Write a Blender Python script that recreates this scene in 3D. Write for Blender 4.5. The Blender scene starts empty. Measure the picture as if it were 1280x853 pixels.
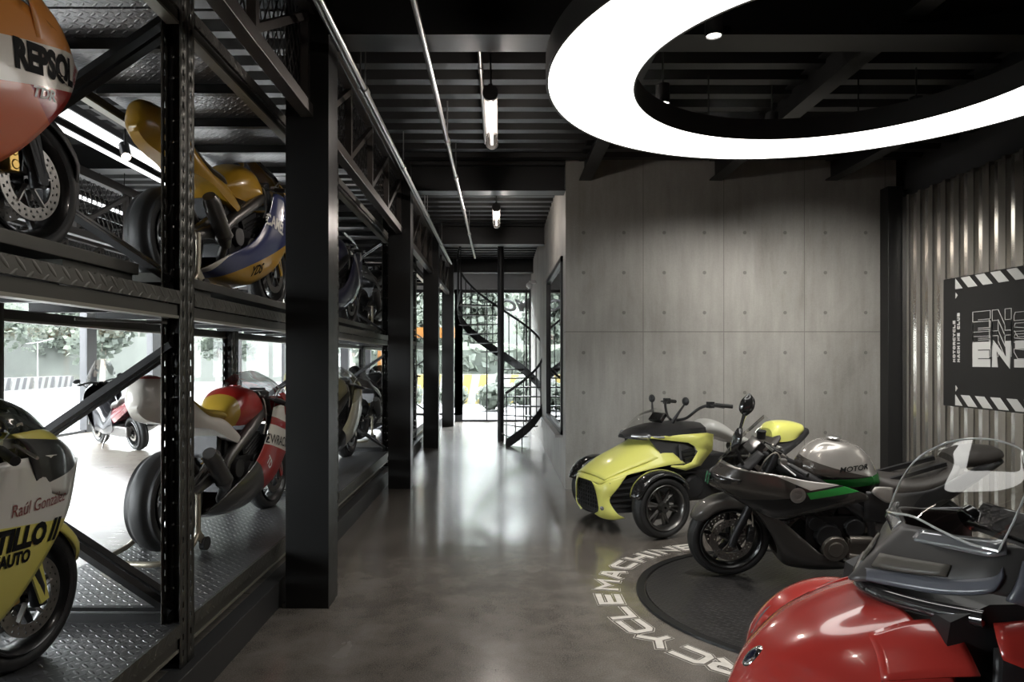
import bpy, bmesh, math, random
from mathutils import Vector, Matrix
from mathutils.bvhtree import BVHTree
R = math.radians
PI = math.pi
sc = bpy.context.scene
COL = sc.collection
random.seed(7)

# ---------------------------------------------------------------- camera, world, lights, exposure
cam_d = bpy.data.cameras.new('camera')
cam = bpy.data.objects.new('camera', cam_d)
COL.objects.link(cam)
cam.location = (0, 0, 1.6)
cam.rotation_euler = (R(90), 0, 0)
cam_d.sensor_width = 36
cam_d.lens = 36 * 875 / 1280
cam_d.shift_x = (640 - 624) / 1280
cam_d.shift_y = (450 - 426.5) / 1280
cam_d.clip_start = 0.05
sc.camera = cam
sc.view_settings.view_transform = 'Standard'
sc.view_settings.look = 'None'
sc.view_settings.gamma = 1
sc.view_settings.use_curve_mapping = False
sc.view_settings.exposure = 0.6
sc.cycles.max_bounces = 7
sc.cycles.diffuse_bounces = 4
sc.cycles.glossy_bounces = 4
sc.cycles.transparent_max_bounces = 12
sc.cycles.sample_clamp_indirect = 6
sc.cycles.caustics_reflective = False
sc.cycles.caustics_refractive = False

SKY = 24.0          # overcast daylight
RING = 2.8        # ring lamp
SPOT = 205          # ceiling downlights, watt
world = bpy.data.worlds.new('overcast_sky')
sc.world = world
world.use_nodes = True
_bg = world.node_tree.nodes['Background']
_bg.inputs[0].default_value = (0.93, 0.97, 1.0, 1)
_bg.inputs[1].default_value = SKY


def portal(name, loc, rot, sx, sy):
    l = bpy.data.lights.new(name, 'AREA')
    l.shape = 'RECTANGLE'
    l.size, l.size_y = sx, sy
    l.cycles.is_portal = True
    o = bpy.data.objects.new(name, l)
    COL.objects.link(o)
    o.location = loc
    o.rotation_euler = rot


portal('daylight_portal_left', (-8.15, 6.0, 1.9), (0, R(-90), 0), 3.6, 24)
portal('daylight_portal_end', (-3.5, 18.3, 1.8), (R(-90), 0, 0), 9.4, 3.5)


# ---------------------------------------------------------------- mesh helpers
def cr(P, n, closed=False):
    """Catmull-Rom through the points P, n steps per span."""
    P = [Vector(p) for p in P]
    L = len(P)
    if n <= 1 or L < 2:
        return P
    out = []
    for i in range(L if closed else L - 1):
        if closed:
            a, b, c, d = P[i - 1], P[i], P[(i + 1) % L], P[(i + 2) % L]
        else:
            b, c = P[i], P[i + 1]
            a = P[i - 1] if i > 0 else b * 2 - c
            d = P[i + 2] if i + 2 < L else c * 2 - b
        for k in range(n):
            t = k / n
            out.append(0.5 * ((2 * b) + (c - a) * t + (2 * a - 5 * b + 4 * c - d) * t * t + (3 * b - a - 3 * c + d) * t ** 3))
    if not closed:
        out.append(P[-1])
    return out


class MB:
    def __init__(s):
        s.v, s.f, s.m = [], [], []
        s.M = Matrix()
        s.mi = 0

    def add(s, vs, fs, mi=None):
        o = len(s.v)
        s.v += [s.M @ Vector(p) for p in vs]
        s.f += [[i + o for i in f] for f in fs]
        s.m += [s.mi if mi is None else mi] * len(fs)
        return s

    def box(s, c, d, rot=None, mi=None):
        c = Vector(c)
        h = Vector(d) / 2
        q = rot if rot is not None else Matrix.Identity(3)
        vs = [c + q @ Vector((x * h.x, y * h.y, z * h.z)) for z in (-1, 1) for y in (-1, 1) for x in (-1, 1)]
        return s.add(vs, [(0, 2, 3, 1), (4, 5, 7, 6), (0, 1, 5, 4), (2, 6, 7, 3), (0, 4, 6, 2), (1, 3, 7, 5)], mi)

    def bb(s, a, b, mi=None):
        a, b = Vector(a), Vector(b)
        return s.box((a + b) / 2, [abs(x) for x in (b - a)], None, mi)

    def bar(s, p0, p1, w, h, up=(0, 0, 1), mi=None):
        p0, p1 = Vector(p0), Vector(p1)
        x = (p1 - p0)
        L = x.length
        x.normalize()
        u = Vector(up)
        if abs(x.dot(u)) > 0.99:
            u = Vector((1, 0, 0))
        y = u.cross(x).normalized()
        z = x.cross(y)
        return s.box((p0 + p1) / 2, (L, w, h), Matrix((x, y, z)).transposed(), mi)

    def tube(s, P, r, n=8, closed=False, caps=True, mi=None, sm=0):
        P = [Vector(p) for p in P]
        if sm:
            P = cr(P, sm, closed)
        L = len(P)
        rs = r if isinstance(r, (list, tuple)) else [r] * L
        if len(rs) != L:
            rs = [rs[0] + (rs[-1] - rs[0]) * i / (L - 1) for i in range(L)]
        T = []
        for i in range(L):
            a = P[(i - 1) % L] if (closed or i > 0) else P[i]
            b = P[(i + 1) % L] if (closed or i < L - 1) else P[i]
            t = (b - a)
            T.append(t.normalized() if t.length > 1e-9 else Vector((0, 0, 1)))
        u = T[0].orthogonal().normalized()
        vs = []
        for i in range(L):
            u = (u - T[i] * u.dot(T[i]))
            u = u.normalized() if u.length > 1e-6 else T[i].orthogonal().normalized()
            w = T[i].cross(u)
            vs += [P[i] + (u * math.cos(2 * PI * k / n) + w * math.sin(2 * PI * k / n)) * rs[i] for k in range(n)]
        fs = []
        for i in range(L if closed else L - 1):
            j = (i + 1) % L
            fs += [(i * n + k, i * n + (k + 1) % n, j * n + (k + 1) % n, j * n + k) for k in range(n)]
        if caps and not closed:
            fs += [list(range(n))[::-1], [(L - 1) * n + k for k in range(n)]]
        return s.add(vs, fs, mi)

    def cyl(s, p0, p1, r0, r1=None, n=16, mi=None):
        return s.tube([p0, p1], [r0, r0 if r1 is None else r1], n, mi=mi)

    def lathe(s, prof, n=32, c=(0, 0, 0), ax='y', closed=False, mi=None, a0=0, a1=2 * PI):
        """prof: (radius, height along axis)."""
        c = Vector(c)
        full = abs(a1 - a0) > 2 * PI - 1e-6
        m = n if full else n + 1
        vs = []
        for i in range(m):
            a = a0 + (a1 - a0) * i / n
            ca, sa = math.cos(a), math.sin(a)
            for r, h in prof:
                vs.append(c + Vector({'y': (r * ca, h, r * sa), 'z': (r * ca, r * sa, h), 'x': (h, r * ca, r * sa)}[ax]))
        L = len(prof)
        fs = []
        for i in range(n):
            j = (i + 1) % m
            for k in range(L if closed else L - 1):
                l = (k + 1) % L
                fs.append((i * L + k, i * L + l, j * L + l, j * L + k))
        return s.add(vs, fs, mi)

    def prism(s, poly, a, b, ax='y', mi=None):
        """poly: 2-D outline; extruded along ax from a to b."""
        def pt(p, h):
            return {'y': (p[0], h, p[1]), 'x': (h, p[0], p[1]), 'z': (p[0], p[1], h)}[ax]
        n = len(poly)
        vs = [pt(p, a) for p in poly] + [pt(p, b) for p in poly]
        fs = [list(range(n)), list(range(n, 2 * n))[::-1]]
        fs += [(i, i + n, (i + 1) % n + n, (i + 1) % n) for i in range(n)]
        return s.add(vs, fs, mi)

    def grid(s, rows, cu=False, cv=False, mi=None, mf=None):
        nr, nc = len(rows), len(rows[0])
        vs = [p for r in rows for p in r]
        o = len(s.v)
        s.v += [s.M @ Vector(p) for p in vs]
        for i in range(nr if cu else nr - 1):
            for j in range(nc if cv else nc - 1):
                a, b = i * nc + j, i * nc + (j + 1) % nc
                c, d = ((i + 1) % nr) * nc + (j + 1) % nc, ((i + 1) % nr) * nc + j
                s.f.append([o + a, o + b, o + c, o + d])
                s.m.append(s.mi if mi is None else mi)
        return s

    def sgrid(s, rows, nu=4, nv=4, cu=False, cv=False, mi=None):
        """smooth skin through a grid of control points."""
        A = [cr(r, nv, cv) for r in rows]
        B = [cr([A[i][j] for i in range(len(A))], nu, cu) for j in range(len(A[0]))]
        G = [[B[j][i] for j in range(len(B))] for i in range(len(B[0]))]
        return s.grid(G, cu, cv, mi)

    def cap(s, ring, mi=None):
        return s.add(ring, [list(range(len(ring)))], mi)

    def ball(s, c, r, n=16, mi=None):
        rr = r if isinstance(r, (tuple, list)) else (r, r, r)
        rows = []
        for i in range(n // 2 + 1):
            t = PI * i / (n // 2)
            rows.append([(c[0] + rr[0] * math.sin(t) * math.cos(2 * PI * k / n), c[1] + rr[1] * math.sin(t) * math.sin(2 * PI * k / n), c[2] + rr[2] * math.cos(t)) for k in range(n)])
        return s.grid(rows, False, True, mi)

    def build(s, name, mats, parent=None, bev=0, solid=0, smooth=38, off=0, mirror=False):
        me = bpy.data.meshes.new(name)
        me.from_pydata([tuple(v) for v in s.v], [], s.f)
        if not isinstance(mats, (list, tuple)):
            mats = [mats]
        for m in mats:
            me.materials.append(m)
        for p, i in zip(me.polygons, s.m):
            p.material_index = i
        bm = bmesh.new()
        bm.from_mesh(me)
        bmesh.ops.remove_doubles(bm, verts=bm.verts, dist=1e-5)
        bmesh.ops.recalc_face_normals(bm, faces=bm.faces)
        bm.to_mesh(me)
        bm.free()
        if smooth:
            me.polygons.foreach_set('use_smooth', [True] * len(me.polygons))
            me.set_sharp_from_angle(angle=R(smooth))
        o = bpy.data.objects.new(name, me)
        COL.objects.link(o)
        if parent:
            o.parent = parent
        if mirror:
            md = o.modifiers.new('mirror', 'MIRROR')
            md.use_axis = (False, True, False)
        if solid:
            md = o.modifiers.new('solid', 'SOLIDIFY')
            md.thickness = solid
            md.offset = off
        if bev:
            md = o.modifiers.new('bevel', 'BEVEL')
            md.width = bev
            md.segments = 2
            md.limit_method = 'ANGLE'
            md.angle_limit = R(40)
        return o


def tag(o, label, cat, group=None, kind=None):
    o['label'] = label
    o['category'] = cat
    if group:
        o['group'] = group
    if kind:
        o['kind'] = kind
    return o


def struct(o, label=None):
    o['kind'] = 'structure'
    if label:
        o['label'] = label
    return o


def thing(name, label, cat, loc=(0, 0, 0), rz=0, group=None, rx=0):
    o = bpy.data.objects.new(name, None)
    o.empty_display_size = 0.1
    COL.objects.link(o)
    o.location = loc
    o.rotation_euler = (rx, 0, rz)
    return tag(o, label, cat, group)


def copy_tree(o, loc=None, rz=None, label=None, group=None):
    kids = {}
    for c in bpy.data.objects:
        if c.parent:
            kids.setdefault(c.parent.name, []).append(c)

    def cp(a, par):
        b = a.copy()
        COL.objects.link(b)
        b.parent = par
        for c in kids.get(a.name, []):
            cp(c, b)
        return b
    r = cp(o, None)
    if loc is not None:
        r.location = loc
    if rz is not None:
        r.rotation_euler.z = rz
    if label:
        r['label'] = label
    if group:
        r['group'] = group
    return r


# ---------------------------------------------------------------- materials
class NT:
    def __init__(s, m):
        m.use_nodes = True
        s.t = m.node_tree
        s.b = s.t.nodes['Principled BSDF']
        s.o = s.t.nodes['Material Output']

    def n(s, typ, **kw):
        x = s.t.nodes.new(typ)
        for k, v in kw.items():
            if k.startswith('i_'):
                x.inputs[k[2:].replace('_', ' ')].default_value = v
            else:
                setattr(x, k, v)
        return x

    def l(s, a, b):
        s.t.links.new(a, b)

    def math(s, op, a, b=None, c=None, clamp=False):
        x = s.n('ShaderNodeMath', operation=op, use_clamp=clamp)
        for i, v in enumerate((a, b, c)):
            if v is None:
                continue
            if isinstance(v, (int, float)):
                x.inputs[i].default_value = v
            else:
                s.l(v, x.inputs[i])
        return x.outputs[0]

    def mix(s, f, a, b):
        x = s.n('ShaderNodeMix', data_type='RGBA')
        for i, v in ((0, f), (6, a), (7, b)):
            if isinstance(v, (int, float)):
                x.inputs[i].default_value = v
            elif isinstance(v, tuple):
                x.inputs[i].default_value = v if len(v) == 4 else (*v, 1)
            else:
                s.l(v, x.inputs[i])
        return x.outputs[2]

    def obj(s):
        return s.n('ShaderNodeTexCoord').outputs['Object']

    def geo(s):
        return s.n('ShaderNodeNewGeometry').outputs['Position']

    def sep(s, v):
        x = s.n('ShaderNodeSeparateXYZ')
        s.l(v, x.inputs[0])
        return x.outputs

    def noise(s, v, scale, detail=3, rough=0.5, dist=0):
        x = s.n('ShaderNodeTexNoise')
        s.l(v, x.inputs['Vector'])
        x.inputs['Scale'].default_value = scale
        x.inputs['Detail'].default_value = detail
        x.inputs['Roughness'].default_value = rough
        x.inputs['Distortion'].default_value = dist
        return x.outputs['Fac']

    def ramp(s, f, stops):
        x = s.n('ShaderNodeValToRGB')
        e = x.color_ramp.elements
        while len(e) < len(stops):
            e.new(0.5)
        for el, (p, c) in zip(e, stops):
            el.position = p
            el.color = c if len(c) == 4 else (*c, 1)
        s.l(f, x.inputs[0])
        return x.outputs[0]

    def bump(s, h, strength=0.3, dist=0.01):
        x = s.n('ShaderNodeBump')
        x.inputs['Strength'].default_value = strength
        x.inputs['Distance'].default_value = dist
        s.l(h, x.inputs['Height'])
        s.l(x.outputs[0], s.b.inputs['Normal'])

    def scale(s, v, k):
        x = s.n('ShaderNodeVectorMath', operation='MULTIPLY')
        s.l(v, x.inputs[0])
        x.inputs[1].default_value = k
        return x.outputs[0]


MATS = {}


def mat(name, col=(0.5, 0.5, 0.5), rough=0.5, metal=0, coat=0, var=0.0, vs=30, spec=0.5, emit=None, es=1, rv=0.0):
    if name in MATS:
        return MATS[name]
    m = bpy.data.materials.new(name)
    t = NT(m)
    b = t.b
    b.inputs['Base Color'].default_value = (*col, 1)
    b.inputs['Roughness'].default_value = rough
    b.inputs['Metallic'].default_value = metal
    b.inputs['Coat Weight'].default_value = coat
    b.inputs['Coat Roughness'].default_value = 0.05
    b.inputs['Specular IOR Level'].default_value = spec
    if var or rv:
        f = t.noise(t.obj(), vs, 4)
        if var:
            t.l(t.mix(f, tuple(c * (1 - var) for c in col), tuple(min(1, c * (1 + var)) for c in col)), b.inputs['Base Color'])
        if rv:
            t.l(t.math('ADD', t.math('MULTIPLY', f, rv), rough - rv / 2), b.inputs['Roughness'])
    if emit:
        b.inputs['Emission Color'].default_value = (*emit, 1)
        b.inputs['Emission Strength'].default_value = es
    MATS[name] = m
    return m


def glass(name, tint=(0.95, 0.97, 0.97), gloss=0.5, base=0.04, rough=0.02):
    """thin clear sheet: mostly lets light through, mirrors at grazing angles."""
    if name in MATS:
        return MATS[name]
    m = bpy.data.materials.new(name)
    t = NT(m)
    t.t.nodes.remove(t.b)
    tr = t.n('ShaderNodeBsdfTransparent')
    tr.inputs[0].default_value = (*tint, 1)
    gl = t.n('ShaderNodeBsdfGlossy')
    gl.inputs['Roughness'].default_value = rough
    lw = t.n('ShaderNodeLayerWeight')
    lw.inputs[0].default_value = 0.35
    f = t.math('ADD', t.math('MULTIPLY', lw.outputs['Fresnel'], gloss), base, clamp=True)
    mx = t.n('ShaderNodeMixShader')
    t.l(f, mx.inputs[0])
    t.l(tr.outputs[0], mx.inputs[1])
    t.l(gl.outputs[0], mx.inputs[2])
    t.l(mx.outputs[0], t.o.inputs[0])
    MATS[name] = m
    return m


def livery(name, base, zones, rough=0.28, coat=0.6, metal=0, axis='xz'):
    """paint with straight-edged colour zones in the panel's own coordinates.
    zones: (colour, [(a,b,c)...]) with a*x+b*z+c>0 for every triple."""
    m = bpy.data.materials.new(name)
    t = NT(m)
    xyz = t.sep(t.obj())
    x, z = xyz[0], xyz[2]
    col = tuple((*base, 1))
    for c, hs in zones:
        f = None
        for a, b, k in hs:
            h = t.math('GREATER_THAN', t.math('ADD', t.math('MULTIPLY', x, a), t.math('MULTIPLY_ADD', z, b, k)), 0)
            f = h if f is None else t.math('MULTIPLY', f, h)
        col = t.mix(f, col, c)
    if isinstance(col, tuple):
        t.b.inputs['Base Color'].default_value = col
    else:
        t.l(col, t.b.inputs['Base Color'])
    t.b.inputs['Roughness'].default_value = rough
    t.b.inputs['Metallic'].default_value = metal
    t.b.inputs['Coat Weight'].default_value = coat
    t.b.inputs['Coat Roughness'].default_value = 0.06
    return m


def tread_plate(name, col, rough, metal, pitch=0.055, axes=(0, 1), strength=0.6):
    """steel tread plate: raised lugs turned alternately left and right."""
    m = bpy.data.materials.new(name)
    t = NT(m)
    p = t.sep(t.obj())
    u, v = p[axes[0]], p[axes[1]]
    best = None
    for k in (0, 1):
        a = t.math('MULTIPLY_ADD', u, 1 / pitch, 0.5 * k)
        b = t.math('MULTIPLY_ADD', v, 1 / pitch, 0.5 * k)
        fa = t.math('SUBTRACT', t.math('FRACT', t.math('ADD', a, 100.0)), 0.5)
        fb = t.math('SUBTRACT', t.math('FRACT', t.math('ADD', b, 100.0)), 0.5)
        s_ = 1 if k else -1
        c, d = math.cos(R(40)), math.sin(R(40)) * s_
        ra = t.math('ADD', t.math('MULTIPLY', fa, c), t.math('MULTIPLY', fb, -d))
        rb = t.math('ADD', t.math('MULTIPLY', fa, d), t.math('MULTIPLY', fb, c))
        e = t.math('ADD', t.math('POWER', t.math('DIVIDE', ra, 0.42), 2), t.math('POWER', t.math('DIVIDE', rb, 0.11), 2))
        h = t.math('SUBTRACT', 1.0, e, clamp=True)
        best = h if best is None else t.math('MAXIMUM', best, h)
    t.bump(t.math('POWER', best, 0.6), strength, 0.004)
    n = t.noise(t.obj(), 6, 4)
    t.l(t.mix(n, tuple(c * 0.7 for c in col), tuple(c * 1.3 for c in col)), t.b.inputs['Base Color'])
    t.l(t.math('MULTIPLY_ADD', n, 0.16, rough - 0.08), t.b.inputs['Roughness'])
    t.b.inputs['Metallic'].default_value = metal
    MATS[name] = m
    return m


# ---------------------------------------------------------------- lettering helpers
GLY = {
    'M': [[(0, 0), (0, 1), (.5, .42), (1, 1), (1, 0)]], 'A': [[(0, 0), (.38, 1), (.62, 1), (1, 0)], [(.2, .33), (.8, .33)]],
    'C': [[(1, 1), (.16, 1), (0, .84), (0, .16), (.16, 0), (1, 0)]], 'H': [[(0, 0), (0, 1)], [(1, 0), (1, 1)], [(0, .5), (1, .5)]],
    'I': [[(.5, 0), (.5, 1)]], 'N': [[(0, 0), (0, 1), (1, 0), (1, 1)]], 'E': [[(1, 1), (0, 1), (0, 0), (1, 0)], [(0, .5), (.9, .5)]],
    'L': [[(0, 1), (0, 0), (1, 0)]], 'Y': [[(0, 1), (.5, .48), (1, 1)], [(.5, .48), (.5, 0)]],
    'R': [[(0, 0), (0, 1), (.86, 1), (1, .86), (1, .54), (.86, .42), (0, .42)], [(.5, .42), (1, 0)]],
    'O': [[(.16, 0), (0, .16), (0, .84), (.16, 1), (.84, 1), (1, .84), (1, .16), (.84, 0), (.16, 0)]],
    'T': [[(0, 1), (1, 1)], [(.5, 1), (.5, 0)]], 'U': [[(0, 1), (0, .16), (.16, 0), (.84, 0), (1, .16), (1, 1)]],
    'B': [[(0, 0), (0, 1), (.88, 1), (1, .88), (1, .6), (.88, .5), (0, .5)], [(.88, .5), (1, .4), (1, .12), (.88, 0), (0, 0)]],
    'J': [[(.1, 1), (1, 1), (1, .16), (.84, 0), (.05, 0)]], 'S': [[(1, 1), (0, 1), (0, .5), (1, .5), (1, 0), (0, 0)]],
}


def stroke(P, t):
    """offset both sides of a polyline with mitred corners -> list of quads (2-D)."""
    P = [Vector(p).to_2d() for p in P]
    closed = (P[0] - P[-1]).length < 1e-6
    if closed:
        P = P[:-1]
    n = len(P)
    A, B = [], []
    for i in range(n):
        d0 = (P[i] - P[i - 1]) if (closed or i > 0) else (P[i + 1] - P[i])
        d1 = (P[(i + 1) % n] - P[i]) if (closed or i < n - 1) else d0
        d0, d1 = d0.normalized(), d1.normalized()
        n0, n1 = Vector((-d0.y, d0.x)), Vector((-d1.y, d1.x))
        m = (n0 + n1)
        m = m.normalized() if m.length > 1e-6 else n0
        k = min(1 / max(m.dot(n0), 0.3), 1.45)
        e = Vector((0, 0))
        if not closed and i == 0:
            e = -d0 * t
        if not closed and i == n - 1:
            e = d0 * t
        A.append(P[i] + m * t * k + e * 0)
        B.append(P[i] - m * t * k + e * 0)
    qs = []
    for i in range(n if closed else n - 1):
        j = (i + 1) % n
        qs.append([A[i], B[i], B[j], A[j]])
    return qs


def glyph_quads(ch, w, h, t):
    out = []
    for P in GLY[ch]:
        Q = [(t + p[0] * (w - 2 * t), t + p[1] * (h - 2 * t)) for p in P]
        # square the free ends out to the letter box
        if Q[0] != Q[-1]:
            a, b = Vector(Q[0]), Vector(Q[1])
            c, d = Vector(Q[-1]), Vector(Q[-2])
            Q[0] = tuple(a + (a - b).normalized() * t)
            Q[-1] = tuple(c + (c - d).normalized() * t)
        out += stroke(Q, t)
    return out


def text_verts(body, size, bold=0.0, shear=0.0, sx=1.0, mirror=False, cut=0.02):
    """a text string as a finely cut flat mesh (bmesh) centred on the origin in the xy plane."""
    cu = bpy.data.curves.new('lettering', 'FONT')
    cu.body = body
    cu.size = size
    cu.offset = bold
    cu.shear = shear
    cu.align_x = 'CENTER'
    cu.align_y = 'CENTER'
    cu.resolution_u = 3
    o = bpy.data.objects.new('lettering', cu)
    COL.objects.link(o)
    dg = bpy.context.evaluated_depsgraph_get()
    me = bpy.data.meshes.new_from_object(o.evaluated_get(dg))
    bpy.data.objects.remove(o)
    bpy.data.curves.remove(cu)
    bm = bmesh.new()
    bm.from_mesh(me)
    bpy.data.meshes.remove(me)
    k = -sx if mirror else sx
    for v in bm.verts:
        v.co.x *= k
    if cut and bm.verts:
        for ax in (0, 1):
            lo = min(v.co[ax] for v in bm.verts)
            hi = max(v.co[ax] for v in bm.verts)
            c = lo + cut
            while c < hi:
                no = [0, 0, 0]
                no[ax] = 1
                co = [0, 0, 0]
                co[ax] = c
                bmesh.ops.bisect_plane(bm, geom=bm.verts[:] + bm.edges[:] + bm.faces[:], plane_co=co, plane_no=no)
                c += cut
    return bm


def decal(name, body, panels, at, size, m, side=-1, ang=0, bold=0.0, shear=0, sx=1.0, parent=None, off=0.0055):
    """lettering laid on the y=side face of the given panels (all in the same local frame) around at=(x,z)."""
    bm = text_verts(body, size, bold, shear, sx) if isinstance(body, str) else body
    trees = []
    for p in panels:
        me = p.data
        trees.append(BVHTree.FromPolygons([v.co.copy() for v in me.vertices], [list(q.vertices) for q in me.polygons]))
    ca, sa = math.cos(R(ang)), math.sin(R(ang))
    last = 0.2 * side
    bm.verts.ensure_lookup_table()
    for v in bm.verts:
        x = at[0] + (v.co.x * ca - v.co.y * sa) * (1 if side < 0 else -1)
        z = at[1] + v.co.x * sa + v.co.y * ca
        best = None
        for t in trees:
            h = t.ray_cast(Vector((x, side * 2, z)), Vector((0, -side, 0)))
            if h[0] is not None and h[0].y * side > 0 and (best is None or h[0].y * side > best * side):
                best = h[0].y
        if best is None:
            best = last
        last = best
        v.co = Vector((x, best + side * off, z))
    me = bpy.data.meshes.new(name)
    bm.to_mesh(me)
    bm.free()
    me.materials.append(m)
    o = bpy.data.objects.new(name, me)
    COL.objects.link(o)
    o.parent = parent
    return o
# ================================================================ THE BUILDING
# ---- materials of the building
def m_floor():
    m = bpy.data.materials.new('polished_concrete')
    t = NT(m)
    p = t.geo()
    big = t.noise(p, 0.8, 5, 0.62, 0.9)
    mid = t.noise(p, 4.0, 4, 0.6, 0.3)
    fine = t.noise(p, 130, 2, 0.7)
    c = t.ramp(t.math('MULTIPLY_ADD', mid, 0.5, t.math('MULTIPLY', big, 0.5)), [(0.36, (0.070, 0.060, 0.050)), (0.5, (0.128, 0.113, 0.097)), (0.64, (0.19, 0.172, 0.152))])
    c = t.mix(t.math('MULTIPLY', t.math('SUBTRACT', fine, 0.45, clamp=True), 2.2, clamp=True), c, (0.25, 0.23, 0.205))
    c = t.mix(t.math('MULTIPLY', t.math('SUBTRACT', 0.44, fine, clamp=True), 2.2, clamp=True), c, (0.03, 0.027, 0.024))
    t.l(c, t.b.inputs['Base Color'])
    t.l(t.math('MULTIPLY_ADD', big, 0.16, 0.16), t.b.inputs['Roughness'])
    t.b.inputs['Specular IOR Level'].default_value = 0.6
    t.bump(t.noise(p, 5.0, 1, 0.4), 0.03, 0.004)
    t.b.inputs['Coat Weight'].default_value = 0.55
    t.b.inputs['Coat Roughness'].default_value = 0.13
    return m


def m_concrete(name, seams=True):
    m = bpy.data.materials.new(name)
    t = NT(m)
    p = t.geo()
    x, y, z = t.sep(p)
    u = t.math('ADD', x, y) if not seams else x
    big = t.noise(t.scale(p, (1, 1, 0.55)), 1.1, 6, 0.62, 0.5)
    st = t.noise(t.scale(p, (6, 6, 0.7)), 2.0, 4, 0.6)
    fine = t.noise(p, 60, 3)
    f = t.math('ADD', t.math('MULTIPLY', big, 0.6), t.math('ADD', t.math('MULTIPLY', st, 0.3), t.math('MULTIPLY', fine, 0.12)))
    c = t.ramp(f, [(0.33, (0.20, 0.19, 0.172)), (0.52, (0.29, 0.28, 0.258)), (0.72, (0.385, 0.375, 0.35))])
    h = t.math('MULTIPLY', fine, 0.1)
    if seams:
        def near(v, pitch, off, w):
            a = t.math('SUBTRACT', t.math('FRACT', t.math('ADD', t.math('DIVIDE', t.math('SUBTRACT', v, off), pitch), 10.5)), 0.5)
            return t.math('LESS_THAN', t.math('ABSOLUTE', t.math('MULTIPLY', a, pitch)), w)
        sv = near(x, 0.995, 1.777, 0.0045)
        sh = t.math('LESS_THAN', t.math('ABSOLUTE', t.math('SUBTRACT', z, 1.946)), 0.006)
        s_ = t.math('MAXIMUM', sv, sh)
        # formwork tie holes
        ux = t.math('MULTIPLY', t.math('SUBTRACT', t.math('FRACT', t.math('ADD', t.math('DIVIDE', t.math('SUBTRACT', x, 1.041), 0.4975), 10.5)), 0.5), 0.4975)
        uz = t.math('MULTIPLY', t.math('SUBTRACT', t.math('FRACT', t.math('ADD', t.math('DIVIDE', t.math('SUBTRACT', z, 0.70), 0.494), 10.5)), 0.5), 0.494)
        d = t.math('SQRT', t.math('ADD', t.math('POWER', ux, 2), t.math('POWER', uz, 2)))
        ho = t.math('LESS_THAN', d, 0.022)
        lim = t.math('MULTIPLY', t.math('LESS_THAN', z, 3.4), t.math('GREATER_THAN', z, 0.5))
        ho = t.math('MULTIPLY', ho, lim)
        c = t.mix(t.math('MULTIPLY', s_, 0.55), c, (0.07, 0.065, 0.06))
        c = t.mix(t.math('MULTIPLY', ho, 0.6), c, (0.08, 0.075, 0.07))
        h = t.math('SUBTRACT', h, t.math('ADD', s_, ho))
    t.l(c, t.b.inputs['Base Color'])
    t.b.inputs['Roughness'].default_value = 0.62
    t.bump(h, 0.35, 0.006)
    return m


def m_planks():
    m = bpy.data.materials.new('wood_plank_tiles')
    t = NT(m)
    p = t.geo()
    x, y, z = t.sep(p)
    br = t.n('ShaderNodeTexBrick')
    br.offset = 0.37
    t.l(p, br.inputs['Vector'])
    br.inputs['Color1'].default_value = (0.20, 0.20, 0.20, 1)
    br.inputs['Color2'].default_value = (0.75, 0.75, 0.75, 1)
    br.inputs['Mortar'].default_value = (0, 0, 0, 1)
    br.inputs['Scale'].default_value = 1
    br.inputs['Mortar Size'].default_value = 0.0025
    br.inputs['Brick Width'].default_value = 1.2
    br.inputs['Row Height'].default_value = 0.2
    g = t.noise(t.scale(p, (1.2, 14, 1)), 2.5, 5, 0.6, 0.8)
    c = t.ramp(t.math('MULTIPLY_ADD', br.outputs['Color'], 0.35, t.math('MULTIPLY', g, 0.65)), [(0.2, (0.055, 0.045, 0.036)), (0.5, (0.135, 0.115, 0.095)), (0.8, (0.21, 0.185, 0.16))])
    c = t.mix(br.outputs['Fac'], c, (0.05, 0.045, 0.04))
    t.l(c, t.b.inputs['Base Color'])
    t.l(t.math('MULTIPLY_ADD', g, 0.2, 0.2), t.b.inputs['Roughness'])
    return m


M_FLOOR = m_floor()
M_CONC = m_concrete('fair_faced_concrete')
M_CONC2 = m_concrete('board_marked_concrete', False)
M_PLANK = m_planks()
M_BLACK = mat('black_steel_paint', (0.009, 0.009, 0.009), 0.45, 0, var=0.3)
M_COLUMN = mat('column_paint', (0.011, 0.011, 0.011), 0.32, 0.1, rv=0.12, vs=12)
M_CEIL = mat('black_ceiling_paint', (0.022, 0.022, 0.022), 0.45, var=0.2, vs=4)
M_DARKWALL = mat('charcoal_plaster', (0.05, 0.05, 0.052), 0.7, var=0.1, vs=5)
M_GREYBAND = mat('grey_fascia', (0.30, 0.30, 0.31), 0.6, var=0.1, vs=5)
M_GALV = mat('galvanised_steel', (0.66, 0.64, 0.60), 0.13, 0.95, rv=0.04, vs=3)
M_PIPE = mat('conduit_steel', (0.42, 0.41, 0.40), 0.3, 0.9, rv=0.1)
M_GLASS = glass('window_glass', (0.98, 0.99, 0.99), 0.035, 0.008)
M_DGLASS = glass('dark_window_glass', (0.30, 0.31, 0.32), 0.7, 0.35, 0.0)
M_TRUSS = mat('truss_steel', (0.085, 0.075, 0.068), 0.4, 0.6, rv=0.1)

# ---- floors
struct(MB().bb((-1.43, -3.2, -0.2), (5.1, 18.3, 0)).build('floor', M_FLOOR, smooth=0))
struct(MB().bb((-8.25, -3.2, -0.2), (-1.5, 18.3, 0.17)).build('floor_left', M_PLANK, smooth=0))
b = MB()
b.bb((-1.52, -3.2, -0.02), (-1.42, 17.6, 0.172))
struct(b.build('kerb_strip', mat('kerb_paint', (0.032, 0.032, 0.032), 0.5, var=0.2), bev=0.004), 'black kerb strip along the raised rack platform')

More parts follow.
